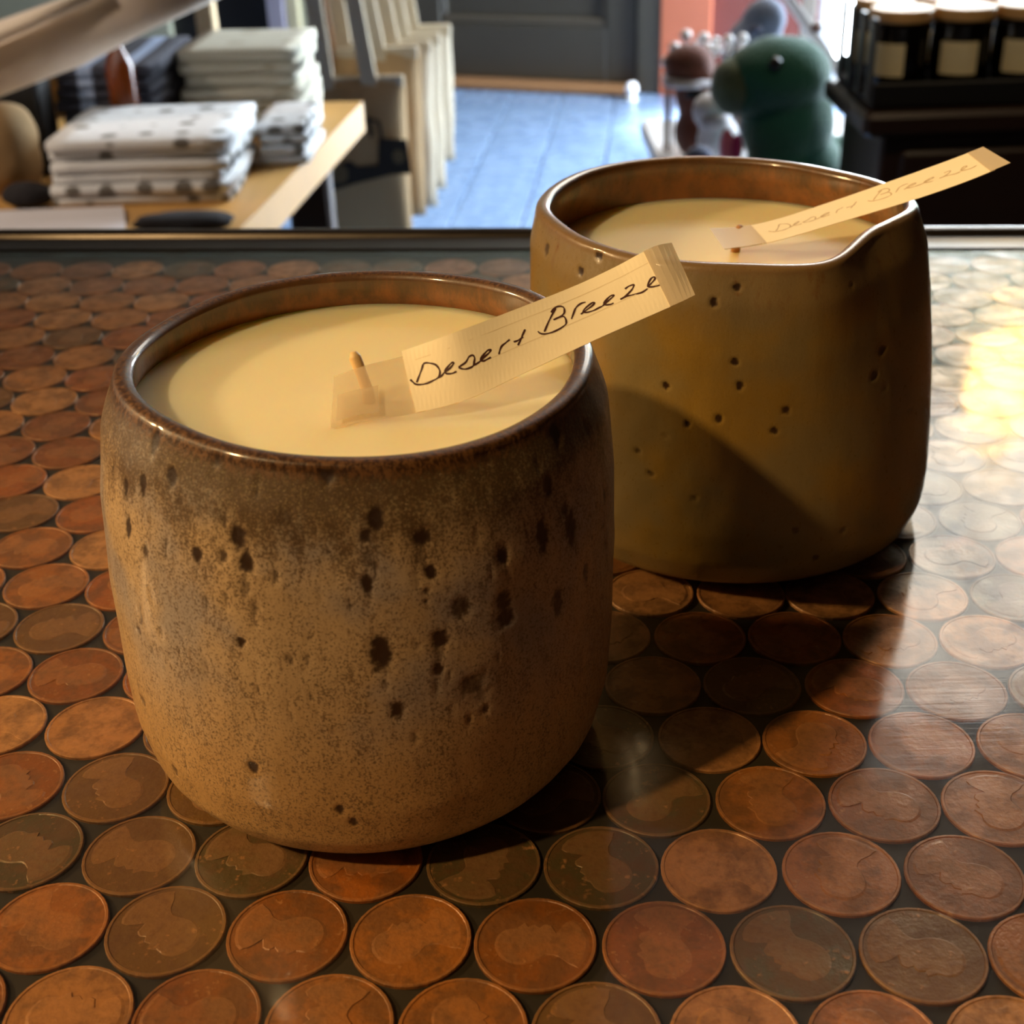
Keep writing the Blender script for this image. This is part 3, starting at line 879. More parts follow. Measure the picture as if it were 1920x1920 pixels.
obj('wick', *tube_geo(np.array(wv) * MM, np.array([1.05, 1.0, 1.0, .8]) * MM, 10), m_wick_brown, candle_b, smooth=True)

# ------------------------------------------------------------------ handwritten scent tags
def strip_fn(B, T):
    B, T = np.array(B, float), np.array(T, float)
    s = np.r_[0, np.cumsum(np.linalg.norm(np.diff(B, axis=0), axis=1))]

    def at(u, v):
        i = int(np.clip(np.searchsorted(s, u) - 1, 0, len(s) - 2))
        x = (u - s[i]) / (s[i + 1] - s[i])

        def cr(P):
            p0, p1, p2, p3 = P[max(i - 1, 0)], P[i], P[i + 1], P[min(i + 2, len(P) - 1)]
            if i == 0: p0 = 2 * p1 - p2
            if i + 2 > len(P) - 1: p3 = 2 * p2 - p1
            return 0.5 * (2 * p1 + (p2 - p0) * x + (2 * p0 - 5 * p1 + 4 * p2 - p3) * x * x + (3 * p1 - p0 - 3 * p2 + p3) * x ** 3)
        return cr(B) * (1 - v) + cr(T) * v

    def normal(u, v):
        e = 0.05
        a = at(u + e, v) - at(u - e, v); b = at(u, v + .02) - at(u, v - .02)
        n = np.cross(a, b); n /= np.linalg.norm(n)
        return n
    return at, normal, s[-1]


def sheet(name, at, normal, u0, u1, v0, v1, thick, lift, mat, parent, nu=40, nv=4, skew=(0, 0)):
    V, F = [], []
    for side in (0, 1):
        for i in range(nu + 1):
            for j in range(nv + 1):
                v = v0 + (v1 - v0) * j / nv
                u = u0 + (u1 - u0) * i / nu + (skew[0] * (1 - i / nu) + skew[1] * i / nu) * (j / nv)
                n = normal(u, v)
                V.append((at(u, v) + n * (lift + (thick if side else 0))) * MM)
    k = (nu + 1) * (nv + 1)
    g = lambda i, j: i * (nv + 1) + j
    for i in range(nu):
        for j in range(nv):
            q = (g(i, j), g(i + 1, j), g(i + 1, j + 1), g(i, j + 1))
            F.append(q[::-1]); F.append(tuple(w + k for w in q))
    bd_ = [g(i, 0) for i in range(nu + 1)] + [g(nu, j) for j in range(1, nv + 1)] + [g(i, nv) for i in range(nu - 1, -1, -1)] + [g(0, j) for j in range(nv - 1, 0, -1)]
    for a, b in zip(bd_, bd_[1:] + bd_[:1]):
        F.append((a, b, b + k, a + k))
    return obj(name, V, F, mat, parent, smooth=False)


def lettering(at, normal, strokes, width, lift, mat, parent, u_off=0.0, u_sc=1.0):
    V, F = [], []
    for st in strokes:
        P = np.array(st, float)
        # smooth the pen path
        out = []
        for i in range(len(P) - 1):
            p0, p1, p2, p3 = P[max(i - 1, 0)], P[i], P[i + 1], P[min(i + 2, len(P) - 1)]
            for x in np.linspace(0, 1, 5)[:-1]:
                out.append(0.5 * (2 * p1 + (p2 - p0) * x + (2 * p0 - 5 * p1 + 4 * p2 - p3) * x * x + (3 * p1 - p0 - 3 * p2 + p3) * x ** 3))
        out.append(P[-1])
        Q = [np.array(at(u_off + u * u_sc, v)) for u, v in out]
        N = [np.array(normal(u_off + u * u_sc, v)) for u, v in out]
        k0 = len(V)
        for i, (q, n) in enumerate(zip(Q, N)):
            d = Q[min(i + 1, len(Q) - 1)] - Q[max(i - 1, 0)]
            d = d / (np.linalg.norm(d) + 1e-9)
            s = np.cross(n, d)
            w = width * (0.62 + 0.38 * abs(math.sin(i * .35 + len(st)))) * (0.75 if i in (0, len(Q) - 1) else 1) / 2
            V.append((q + s * w + n * lift) * MM); V.append((q - s * w + n * lift) * MM)
        for i in range(len(Q) - 1):
            a = k0 + 2 * i
            F.append((a, a + 1, a + 3, a + 2))
    return obj('lettering', V, F, mat, parent)


t = NT('ruled_paper')
_n = t.noise(t.coords((1000, 1000, 1000)), .4, 3.0)
p = t.principled(Base_Color=t.mix(_n, lin(253, 238, 200), lin(255, 242, 208)), Roughness=.75)
p.inputs['Subsurface Weight'].default_value = 0.0
m_paper = t.m
t = NT('clear_tape')
tp_ = t.n('BsdfTransparent', Color=(0.96, .94, .9, 1))
df = t.n('BsdfDiffuse', Color=lin(232, 216, 186))
gl = t.n('BsdfGlossy', Color=(1, 1, 1, 1), Roughness=.25)
a = t.n('MixShader', _0=0.30); t.t.links.new(tp_.outputs[0], a.inputs[1]); t.t.links.new(df.outputs[0], a.inputs[2])
b = t.n('MixShader', _0=0.04); t.t.links.new(a.outputs[0], b.inputs[1]); t.t.links.new(gl.outputs[0], b.inputs[2])
t.surface(b)
m_tape = t.m
m_tape_double = m_tape.copy(); m_tape_double.name = 'clear_tape_double'
m_tape_double.node_tree.nodes[a.name].inputs[0].default_value = 0.62
m_ink = simple('brown_ink', lin(66, 30, 16), .6, .3, 2000)
m_pencil = simple('faint_pencil', lin(204, 178, 132), .7, .2, 2000)

tag_a = empty('scent_tag', (-0.0138, 0.1842, 0.0696), 'cream paper tag lettered in dark ink, taped to the nearer candle wick', 'tag')
at, nm, L = strip_fn(TAGB, TAGT)
sheet('paper', at, nm, 6.5, 50.6, 0, 1, .12, 0, m_paper, tag_a, 60, 4, skew=(-.5, 0.0))
lettering(at, nm, STROKES, .34, .15, m_ink, tag_a)
for v in (.80, .42):
    lettering(at, nm, [[(8, v), (20, v + .01), (32, v), (44, v), (50, v)]], .10, .14, simple('ruled_line', lin(238, 218, 178), .8, .05), tag_a).name = 'ruled_line'
sheet('tape', at, nm, 49.5, 54.3, 0, 1, .05, .16, m_tape_double, tag_a, 6, 2)
sheet('tape', at, nm, -5.6, 8.0, .0, 0.92, .05, -.10, m_tape, tag_a, 14, 2)
sheet('tape', at, nm, -4.8, 1.0, .06, 0.48, .05, .9, m_tape, tag_a, 8, 2)

tag_b = empty('scent_tag', (0.0516, 0.2704, 0.0655), 'cream paper tag with faint writing jutting over the rim of the farther candle', 'tag')
at2, nm2, L2 = strip_fn(TAGB2, TAGT2)
sheet('paper', at2, nm2, 9.0, 57.5, 0, 1, .12, 0, m_paper, tag_b, 60, 4)
lettering(at2, nm2, STROKES, .30, .15, m_pencil, tag_b, 5.5, .98)
sheet('tape', at2, nm2, 56.5, 60.7, 0, 1, .05, .14, m_tape_double, tag_b, 6, 2)
sheet('tape', at2, nm2, 0.0, 10.0, 0, 1, .05, .14, m_tape_double, tag_b, 12, 2)
sheet('tape', at2, nm2, 0.3, 10.0, 0, 1, .05, -.10, m_tape, tag_b, 12, 2)

# ------------------------------------------------------------------ display table with folded towels
m_tabletop = simple('pale_pine', lin(214, 166, 96), .45, .14, 10, stretch=(10, 1, 1))
m_table_edge = simple('pine_edge', lin(222, 190, 146), .5, .1, 14)
m_leg = simple('dark_leg', lin(60, 42, 30), .6, .2, 14)
TZ = -0.20
table = empty('display_table', (-0.55, 1.4, FZ), 'pale pine display table holding folded towel stacks behind the counter', 'table')
obj('tabletop', *plate_geo([(-1.05, 1.02), (-0.256, 1.02), (-0.166, 1.70), (-1.05, 1.78)], 0.036, ((0, 0, TZ - .036), (1, 0, 0), (0, 1, 0))), m_tabletop, table)
for x, y in ((-0.30, 1.08), (-0.23, 1.62), (-0.98, 1.08), (-0.98, 1.68)):
    box('leg', (x, y, (FZ + TZ - .036) / 2), (.05, .05, TZ - .036 - FZ), m_leg, table, bev=.005)
obj('apron', *merge([box_geo((-.62, 1.06, TZ - .08), (.62, .02, .085)), box_geo((-.62, 1.68, TZ - .08), (.7, .02, .085))]), m_leg, table)


def towel_geo(c, s, rz, seed):
    """folded cloth: rounded fold all along, edges a little uneven"""
    sx, sy, st = s
    V, F = [], []
    sec = []
    r = st / 2
    for a in np.linspace(-math.pi / 2, math.pi / 2, 6):
        sec.append((sy / 2 - r + r * math.cos(a), r * math.sin(a)))
    for y in np.linspace(sy / 2 - r, -sy / 2 + r, 5)[1:-1]:
        sec.append((y, r))
    for a in np.linspace(math.pi / 2, 3 * math.pi / 2, 6):
        sec.append((-sy / 2 + r + r * math.cos(a), r * math.sin(a)))
    for y in np.linspace(-sy / 2 + r, sy / 2 - r, 5)[1:-1]:
        sec.append((y, -r))
    n = len(sec); nx = 9
    ca, sa = math.cos(rz), math.sin(rz)
    for i in range(nx):
        x = sx * (i / (nx - 1) - .5)
        for y, z in sec:
            w = noise.noise(Vector((x * 22, y * 22, seed * 1.9)))
            yy = y + 0.0035 * noise.noise(Vector((x * 30, seed * 5.0, 0.3)))
            xx = x + 0.004 * noise.noise(Vector((y * 30, seed * 4.1, 2.3))) * (1 if i in (0, nx - 1) else .2)
            zz = z * (1 + .12 * w) if z > 0 else z
            V.append((c[0] + xx * ca - yy * sa, c[1] + xx * sa + yy * ca, c[2] + zz))
    for i in range(nx - 1):
        for k in range(n):
            l = (k + 1) % n
            F.append((i * n + k, i * n + l, i * n + n + l, i * n + n + k))
    F.append(tuple(range(n))[::-1]); F.append(tuple(range(len(V) - n, len(V))))
    return V, F


def printed_cloth(name, ground, ink, scale, thr, stripes=None):
    t = NT(name)
    v = t.coords((1, 1, 1))
    oi = t.t.nodes.new('ShaderNodeObjectInfo')
    sh = t.t.nodes.new('ShaderNodeVectorMath'); sh.operation = 'ADD'
    cx_ = t.n('CombineXYZ', X=t.math('MULTIPLY', oi.outputs['Random'], 7.3), Y=t.math('MULTIPLY', oi.outputs['Random'], 3.1), Z=0.0)
    t.set(sh.inputs[0], v); t.set(sh.inputs[1], cx_)
    if not stripes:
        v = sh.outputs[0]
    vo = t.n('TexVoronoi', {'feature': 'F1'}, Vector=v, Scale=scale, Randomness=0.25).outputs['Distance']
    fac = t.ramp(vo, thr * .7, thr, 1.0, 0.0)
    if stripes:
        wv_ = t.n('TexWave', {'bands_direction': 'X'}, Vector=v, Scale=stripes, Distortion=0.4).outputs[1]
        fac = t.ramp(wv_, .62, .82, 1.0, 0.0)
    weave = t.noise(v, 900, 2)
    base = t.mix(fac, ground, ink)
    t.principled(Base_Color=t.mix(t.math('MULTIPLY', weave, .25), base, lin(120, 115, 105)), Roughness=.9, Normal=t.bump(t.noise(v, 120, 4), .5, .002))
    return t.m


m_towel_white = printed_cloth('white_towel_grey_print', lin(230, 232, 234), lin(108, 104, 98), 30, .30)
m_towel_beige = printed_cloth('oatmeal_towel', lin(208, 204, 186), lin(184, 176, 154), 16, .22)
m_towel_blue = printed_cloth('navy_striped_towel', lin(150, 168, 200), lin(20, 27, 50), 20, .3, stripes=7.0)


def stack(n, x0, x1, y0, y1, h, rz, mat, name, label, group, seed):
    t = h / n
    for k in range(n):
        jr = random.Random(seed * 100 + k)
        c = ((x0 + x1) / 2 + jr.uniform(-.002, .002), (y0 + y1) / 2 + jr.uniform(-.004, .004), TZ + t * (k + .5) + .0004)
        v, f = towel_geo(c, (x1 - x0 + jr.uniform(-.006, .006), y1 - y0 + jr.uniform(-.006, .006), t * .99), rz + jr.uniform(-.03, .03), seed * 10 + k)
        pos = ('topmost', 'second from top', 'third from top', 'fourth from top', 'fifth from top', 'sixth from top', 'seventh from top')[n - 1 - k] if k else 'lowest'
        lb = label + ', ' + pos
        tag(obj(name, v, f, mat, loc=(c[0], c[1], c[2] - t / 2), smooth=True), lb, 'towel', group)


stack(6, -.420, -.256, 1.270, 1.42, .062, -.02, m_towel_white, 'folded_towel', 'folded white towel with grey motifs in the front stack', 'white printed towels in the front stack', 1)
stack(4, -.246, -.196, 1.40, 1.52, .040, -.06, m_towel_white, 'folded_towel', 'folded small white towel in the low stack beside the table edge', 'small white towels by the table edge', 2)
stack(8, -.456, -.356, 1.45, 1.63, .096, -.04, m_towel_blue, 'folded_towel', 'folded navy and pale blue striped towel in the left back stack', 'blue striped towels in the left back stack', 3)
stack(7, -.343, -.215, 1.53, 1.67, .094, -.04, m_towel_beige, 'folded_towel', 'folded oatmeal towel in the right back stack near the canvas bags', 'oatmeal towels in the right back stack', 4)

# white paper, pouch, cloth and odds and ends on the table
tag(obj('paper_sheet', *plate_geo([(-.447, 1.150), (-.328, 1.150), (-.350, 1.236), (-.357, 1.258), (-.480, 1.258)], .003, ((0, 0, TZ + .0003), (1, 0, 0), (0, 1, 0))), simple('white_paper', lin(236, 234, 240), .7, .03, 20), loc=(-.41, 1.19, TZ)),
    'blank white paper sheet lying on the display table in front of towels', 'paper')
m_dark_cloth = simple('charcoal_cloth', lin(36, 33, 36), .9, .3, 90, bump=.002)
tag(obj('cloth_strip', *blob_geo((-.285, 1.185, TZ + .0078), (.045, .022, .008), 3, .2), m_dark_cloth, loc=(-.285, 1.185, TZ), smooth=True),
    'crumpled charcoal cloth strip lying near the front table corner', 'cloth')
m_linen = simple('brown_linen', lin(150, 122, 84), .9, .15, 70, bump=.002)
tag(obj('linen_sack', *blob_geo((-.478, 1.32, TZ + .045), (.032, .030, .045), 5, .08, fn=lambda d: 1.0 + .22 * abs(d.x * d.z)), m_linen, loc=(-.478, 1.32, TZ), smooth=True),
    'tall rounded brown linen sack standing left of the front towel stack', 'sack')
m_wrap = simple('blush_wrapping_paper', lin(248, 228, 212), .5, .18, 26, bump=.004)
rp = [(-.62, 1.335, -.128), (-.473, 1.335, -.074), (-.40, 1.335, -.050), (-.335, 1.335, -.028), (-.25, 1.335, .002)]
v, f = tube_geo(rp, [.026, .030, .030, .026, .024], 20)
v = [tuple(Vector(p) + Vector((0, .004, .006)) * noise.noise(Vector(p) * 30)) for p in v]
wr_ = empty('wrapping_paper_roll', (-.45, 1.335, TZ), 'crinkled blush wrapping paper roll slanting above the linen sack', 'paper roll')
obj('paper_wrap', v, f, m_wrap, wr_, smooth=True)
obj('ribbon', *tube_geo([(-.60, 1.303, -.110), (-.50, 1.297, -.062), (-.42, 1.298, -.034), (-.36, 1.305, -.012)], .0065, 8), simple('cream_ribbon', lin(240, 226, 206), .6, .05), wr_, smooth=True)
obj('stand', *box_geo((-.60, 1.345, -.174), (.04, .05, .051), bev=.004), m_leg, wr_)
tag(obj('amber_bottle', *lathe_geo([(.013, 0), (.0145, .004), (.0145, .10), (.008, .115), (.006, .120), (.006, .135), (.0075, .136), (.0075, .146), (0.001, .147)], (-.385, 1.43, TZ + .0003), 24), simple('amber_glass', lin(92, 40, 10), .2, .2, 40), loc=(-.385, 1.43, TZ), smooth=True),
    'small dark amber bottle standing behind the slanted paper roll', 'bottle')
tag(obj('dark_pouch', *blob_geo((-.450, 1.276, TZ + .0125), (.024, .013, .0125), 8, .12), m_dark_cloth, loc=(-.450, 1.276, TZ), smooth=True),
    'small black pouch lying between the linen sack and the white paper', 'pouch')
tag(box('gap_block', (-.485, 1.415, TZ + .052), (.05, .05, .104), m_black, bev=.004), 'upright black block added for the dark gap between linen sack and blue towels', 'box')  # black block standing in for the dark gap beside the towels
tag(obj('cloth_bundle', *blob_geo((-.52, 1.70, TZ + .055), (.05, .036, .056), 11, .2), m_linen, loc=(-.52, 1.70, TZ), smooth=True),
    'beige cloth bundle behind the blue striped towels', 'cloth')

# ------------------------------------------------------------------ canvas bags on a wooden rack
m_canvas = simple('natural_canvas', lin(168, 140, 102), .9, .08, 240, bump=.0015)
m_canvas_pale = simple('pale_canvas', lin(192, 180, 158), .9, .08, 240, bump=.0015)
m_strap_brown = simple('brown_strap', lin(136, 92, 52), .8, .1, 200)
m_print = simple('black_print', lin(34, 28, 20), .8, .3, 120)
m_print_mid = simple('faded_print', lin(104, 88, 60), .8, .2, 120)
m_rack = simple('birch_rack', lin(200, 176, 138), .5, .12, 14, stretch=(1, 1, 6))


def bag_geo(x0, x1, y, z0, z1, d, seed):
    V, F = [], []
    nx, nz = 12, 14
    for side in (0, 1):
        for j in range(nz + 1):
            for i in range(nx + 1):
                a, b = i / nx, j / nz
                bul = (max(0, math.sin(math.pi * a)) ** .5) * (max(0.0, math.sin(math.pi * min(1, b * .98 + .02))) ** .5)
                w = 1.0 - .05 * (1 - b)
                yy = y + (-1 if side == 0 else 1) * (.002 + d * bul) + .004 * noise.noise(Vector((a * 3, b * 3, seed)))
                V.append(((x0 + x1) / 2 + (a - .5) * (x1 - x0) * w + .004 * noise.noise(Vector((b * 4, seed, a))), yy,
                          z0 + (z1 - z0) * b + .004 * math.sin(math.pi * a) * (1 if b > .9 else 0)))
    n = (nx + 1) * (nz + 1)
    g = lambda i, j: j * (nx + 1) + i
    for j in range(nz):
        for i in range(nx):
            q = (g(i, j), g(i + 1, j), g(i + 1, j + 1), g(i, j + 1))
            F.append(q); F.append(tuple(k + n for k in q[::-1]))
    for i in range(nx):
        F.append((g(i + 1, 0), g(i, 0), g(i, 0) + n, g(i + 1, 0) + n))
    for j in range(nz):
        F.append((g(0, j), g(0, j + 1), g(0, j + 1) + n, g(0, j) + n))
        F.append((g(nx, j + 1), g(nx, j), g(nx, j) + n, g(nx, j + 1) + n))
    return V, F


def ribbon_geo(pts, w, th=.003):
    V, F = [], []
    for p in pts:
        V += [(p[0] - w / 2, p[1] - th, p[2]), (p[0] + w / 2, p[1] - th, p[2]), (p[0] + w / 2, p[1] + th, p[2]), (p[0] - w / 2, p[1] + th, p[2])]
    for i in range(len(pts) - 1):
        for k in range(4):
            l = (k + 1) % 4
            F.append((i * 4 + k, i * 4 + l, i * 4 + 4 + l, i * 4 + 4 + k))
    F += [(3, 2, 1, 0), tuple(range(len(V) - 4, len(V)))]
    return V, F


BAR_Z = -0.06
rack = empty('bag_rack', (-.25, 2.9, FZ), 'light birch rack carrying the row of canvas bags', 'rack')
for x in (-.62, -.24):
    box('post', (x, 3.06, (FZ + .15) / 2), (.04, .04, .15 - FZ), m_rack, rack, bev=.004)
    box('foot', (x, 2.95, FZ + .018), (.05, .42, .036), m_rack, rack, bev=.004)
for y in (2.66, 2.74, 2.82, 2.90, 2.98):
    obj('peg_bar', *tube_geo([(-.64, y, BAR_Z), (-.06, y, BAR_Z)], .011, 12), m_rack, rack, smooth=True)
for x in (-.62, -.24):
    box('crossbar', (x, 2.85, BAR_Z - .026), (.03, .46, .03), m_rack, rack, bev=.003)
bags = [(-.392, -.176, 2.66, -.662, -.357, 'front canvas tote bag printed with an old truck, on the rack', .020),
        (-.405, -.150, 2.74, -.650, -.318, 'second canvas tote bag, directly behind the truck bag', .016),
        (-.380, -.128, 2.82, -.655, -.322, 'third canvas tote bag from the front on the rack', .016),
        (-.360, -.112, 2.90, -.640, -.322, 'fourth canvas tote bag, next to last on the rack', .016),
        (-.350, -.092, 2.98, -.600, -.318, 'rearmost canvas tote bag, nearest the grey door', .016)]
for k, (x0, x1, y, z0, z1, lb, d) in enumerate(bags):
    r = empty('tote_bag', ((x0 + x1) / 2, y, z0), lb, 'bag', 'canvas tote bags on the rack')
    m = m_canvas if k in (0, 1) else m_canvas_pale
    obj('body', *bag_geo(x0, x1, y, z0, z1, d, k + 2), m, r, smooth=True)
    box('hem', ((x0 + x1) / 2, y, z1 - .008), (x1 - x0 - .004, .010, .026), m_canvas_pale, r, bev=.003)
    w = x1 - x0
    for q, (a, dx) in enumerate(((.30, -.02), (.68, -.035))):
        for yy in (-.006, .006):
            xs_ = x0 + w * a
            pts = [(xs_, y + yy, z1 - .05), (xs_, y + yy, z1), (xs_ + dx * .5, y + yy * 1.5, (z1 + BAR_Z) / 2), (xs_ + dx, y + yy * 2.4, BAR_Z + .004), (xs_ + dx, y, BAR_Z + .014)]
            obj('strap', *ribbon_geo(pts, .030), (m_strap_brown if (k == 1 and q == 0) else m_canvas_pale), r)
    if k == 0:
        yf = y - d - .0045
        fr_ = ((0, yf, 0), (1, 0, 0), (0, 0, 1))
        geo = [plate_geo([(-0.233, -.465), (-0.178, -.470), (-0.174, -.536), (-0.213, -.537), (-0.281, -.551), (-0.354, -.571), (-0.308, -.509), (-0.291, -.507), (-0.278, -.518), (-0.239, -.517)][::-1], -.0008, fr_),
               plate_geo([(-0.254, -.424), (-0.246, -.424), (-0.242, -.459), (-0.250, -.465)][::-1], -.0008, fr_),
               plate_geo([(-0.250, -.424), (-0.228, -.432), (-0.224, -.466), (-0.230, -.466), (-0.234, -.436), (-0.250, -.430)][::-1], -.0008, fr_)]
        obj('truck_print', *merge(geo), m_print, r)
        circ = lambda cx, cz, rr: [(cx + rr * math.cos(a), cz + rr * 1.15 * math.sin(a)) for a in np.linspace(0, 2 * math.pi, 20, endpoint=False)]
        fr2 = ((0, yf - .001, 0), (1, 0, 0), (0, 0, 1))
        obj('wheel_print', *plate_geo(circ(-.314, -.532, .016)[::-1], -.0006, fr2), m_print_mid, r)
        obj('headlight_print', *plate_geo(circ(-.197, -.502, .012)[::-1], -.0006, fr2), m_print_mid, r)

# ------------------------------------------------------------------ soft toys on a low table as white as the floor glare
m_darkwood = simple('dark_brown_wood', lin(46, 28, 18), .4, .3, 9, stretch=(1, 1, 6))
PZ = -0.44
m_glare_table = simple('glare_white_table', lin(226, 228, 230), .4, .05, 12)  # white so the table's left end merges with the floor glare
ptable = empty('toy_table', (.5, 2.25, FZ), 'low table in glare white carrying the heap of soft toys', 'table')
box('tabletop', (.46, 2.29, PZ - .015), (.38, .62, .03), m_glare_table, ptable, bev=.004)
for x in (.31, .61):
    for y in (2.02, 2.56):
        box('leg', (x, y, (FZ + PZ - .03) / 2), (.045, .045, PZ - .03 - FZ), m_glare_table, ptable, bev=.004)


def plush(name, col, rough=.95):
    t = NT(name)
    v = t.coords((1, 1, 1))
    n_ = t.noise(v, 160, 4)
    p_ = t.principled(Base_Color=t.mix(n_, tuple(c * .75 for c in col[:3]) + (1,), col), Roughness=rough, Normal=t.bump(n_, .8, .004))
    p_.inputs['Sheen Weight'].default_value = .35
    return t.m


def fused(name, blobs, mat, parent, vox=.007):
    v, f = merge([blob_geo(c, r, k, .05) for k, (c, r) in enumerate(blobs)])
    o = obj(name, v, f, mat, parent, smooth=True)
    m = o.modifiers.new('fuse', 'REMESH'); m.mode = 'VOXEL'; m.voxel_size = vox; m.use_smooth_shade = True
    s = o.modifiers.new('soften', 'SMOOTH'); s.factor = .6; s.iterations = 6
    return o


m_green = plush('green_plush', lin(4, 84, 66))
m_olive = plush('olive_plush', lin(84, 100, 74))
m_eye = simple('black_bead', lin(10, 10, 10), .15, .1)
dino = empty('plush_dinosaur', (.44, 2.05, PZ), 'large green plush dinosaur sitting with its blunt snout turned left', 'soft toy')
fused('body', [((.415, 2.05, -.255), (.082, .066, .056)), ((.372, 2.05, -.272), (.054, .048, .042)), ((.437, 2.06, -.330), (.070, .062, .075)),
               ((.452, 2.07, -.392), (.076, .070, .050)), ((.52, 2.12, -.400), (.075, .040, .036))], m_green, dino)
obj('muzzle', *blob_geo((.349, 2.043, -.267), (.034, .042, .042), 4, .05), m_olive, dino, smooth=True)
for yy in (1.990, 2.110):
    obj('eye', *blob_geo((.398, yy, -.228), (.010, .009, .010), 1, 0, 14, 10), m_eye, dino, smooth=True)

m_brownp = plush('brown_plush', lin(112, 56, 36)); m_whitep = plush('white_plush', lin(228, 226, 232)); m_greyp = plush('grey_plush', lin(168, 160, 166))
m_navy = plush('navy_plush', lin(34, 46, 84)); m_pink = plush('pink_plush', lin(226, 128, 160)); m_magenta = plush('magenta_plush', lin(164, 44, 108))
m_blueg = plush('blue_grey_plush', lin(120, 132, 158))


def toy(name, label, base, body_mat, blobs, extra=()):
    r = empty(name, base, label, 'soft toy')
    fused('body', blobs, body_mat, r)
    for nm, c, rad, mt in extra:
        obj(nm, *blob_geo(c, rad, 2, .05, 18, 12), mt, r, smooth=True)
    return r


toy('plush_badger', 'brown soft toy with a white stripe at the edge of the heap', (.315, 2.30, PZ), m_brownp,
    [((.318, 2.30, -.283), (.044, .040, .034)), ((.335, 2.30, -.330), (.040, .040, .05)), ((.34, 2.30, -.395), (.045, .045, .044))],
    [('stripe', (.317, 2.281, -.309), (.046, .028, .010), m_whitep), ('nose', (.329, 2.262, -.325), (.022, .010, .008), m_eye)])
toy('plush_bear', 'white and grey round soft toy left of the dinosaur', (.352, 2.215, PZ), m_whitep,
    [((.345, 2.215, -.340), (.033, .033, .030)), ((.358, 2.22, -.392), (.036, .036, .046))],
    [('muzzle', (.346, 2.190, -.352), (.022, .012, .013), m_greyp)])
toy('plush_rabbit', 'pale soft toy with pink ears under the dinosaur snout', (.343, 2.03, PZ), m_greyp,
    [((.343, 2.03, -.388), (.026, .026, .026)), ((.341, 2.033, -.418), (.032, .028, .021))],
    [('ear', (.338, 2.012, -.348), (.011, .007, .025), m_pink), ('ear', (.352, 2.008, -.352), (.009, .006, .022), m_magenta)])
toy('plush_fish', 'navy and grey soft toy lying at the front of the heap', (.325, 2.115, PZ), m_navy,
    [((.312, 2.115, -.404), (.028, .026, .034)), ((.332, 2.112, -.418), (.028, .026, .021))],
    [('fin', (.318, 2.088, -.408), (.020, .008, .010), m_blueg)])
toy('plush_penguin', 'blue grey soft toy with navy patches behind the dinosaur', (.455, 2.42, PZ), m_blueg,
    [((.462, 2.42, -.235), (.038, .036, .036)), ((.445, 2.42, -.30), (.056, .05, .07)), ((.45, 2.42, -.385), (.062, .055, .055))],
    [('beak', (.440, 2.382, -.245), (.012, .014, .007), m_navy), ('wing', (.418, 2.386, -.275), (.026, .012, .012), m_navy)])

m_ball = simple('white_glazed_ball', lin(246, 246, 250), .06, .04, 20)
m_stick = simple('birch_stick', lin(120, 100, 84), .7, .2, 40)
glints = [(1286, 66), (1319, 72), (1341, 81), (1364, 77), (1390, 72), (1306, 87), (1325, 91), (1341, 94), (1362, 90), (1386, 91), (1266, 91), (1250, 115), (1257, 128), (1253, 141)]  # bright blurred highlights, given shape as white balls on sticks
ref_x, ref_z = .277, -.265
spots_p = [(.311, -.238), (.340, -.243), (.360, -.250), (.381, -.248), (.404, -.246), (.330, -.255), (.347, -.260), (.361, -.263), (.380, -.261), (.402, -.264), (.293, -.257), (.280, -.279), (.287, -.292), (.283, -.303)]
for k, (x, z) in enumerate(spots_p):
    yy = 2.345 + .012 * (k % 3)
    sc = yy / 2.3
    xx, zz = x * sc, .154 + (z - .154) * sc
    r = empty('glint_ball', (xx, yy, PZ), 'white ball on a thin stick, put in for a bright glint above the brown soft toy', 'ornament', 'white ball picks behind the soft toys')
    obj('ball', *blob_geo((xx, yy, zz), (.0100, .0100, .0100), k, 0, 14, 10), m_ball, r, smooth=True)
    obj('stick', *tube_geo([(xx, yy, PZ), (xx, yy, zz - .006)], .0018, 6), m_stick, r)

# ------------------------------------------------------------------ dark cabinet with candle jars
CZT = -0.243
cab = empty('dark_cabinet', (.78, 1.84, FZ), 'tall dark brown wooden cabinet under the black candle jars', 'cabinet')
box('body', (.80, 1.84, (FZ + CZT - .03) / 2), (.62, .21, CZT - .03 - FZ), m_darkwood, cab, bev=.004)
box('top', (.785, 1.84, CZT - .015), (.645, .235, .03), m_darkwood, cab, bev=.006)
for x0, x1 in ((.515, .795), (.805, 1.085)):
    d = box('door', ((x0 + x1) / 2, 1.735, (FZ + .08 + CZT - .05) / 2), (x1 - x0, .018, CZT - .05 - FZ - .08), m_darkwood, cab, bev=.004)
    hx = x1 - .03 if x0 < .6 else x0 + .03
    k = obj('knob', *lathe_geo([(.004, 0), (.005, .012), (.011, .018), (.009, .026), (.001, .028)], (0, 0, 0), 16), m_black, None, smooth=True)
    k.parent = d
    k.location = Vector((hx, 1.726, -.50)) - parent_world(d)
    k.rotation_euler = (math.pi / 2, 0, 0)
tray = empty('jar_tray', (.66, 1.84, CZT), 'black open tray holding two rows of candle jars', 'tray')
box('base', (.655, 1.845, CZT + .006), (.36, .20, .011), m_black, tray, bev=.002)
box('lip', (.655, 1.748, CZT + .018), (.36, .008, .030), m_black, tray, bev=.002)
box('lip', (.655, 1.942, CZT + .018), (.36, .008, .030), m_black, tray, bev=.002)
m_slat = simple('dark_grey_slat', lin(78, 80, 84), .3, .2, 30)
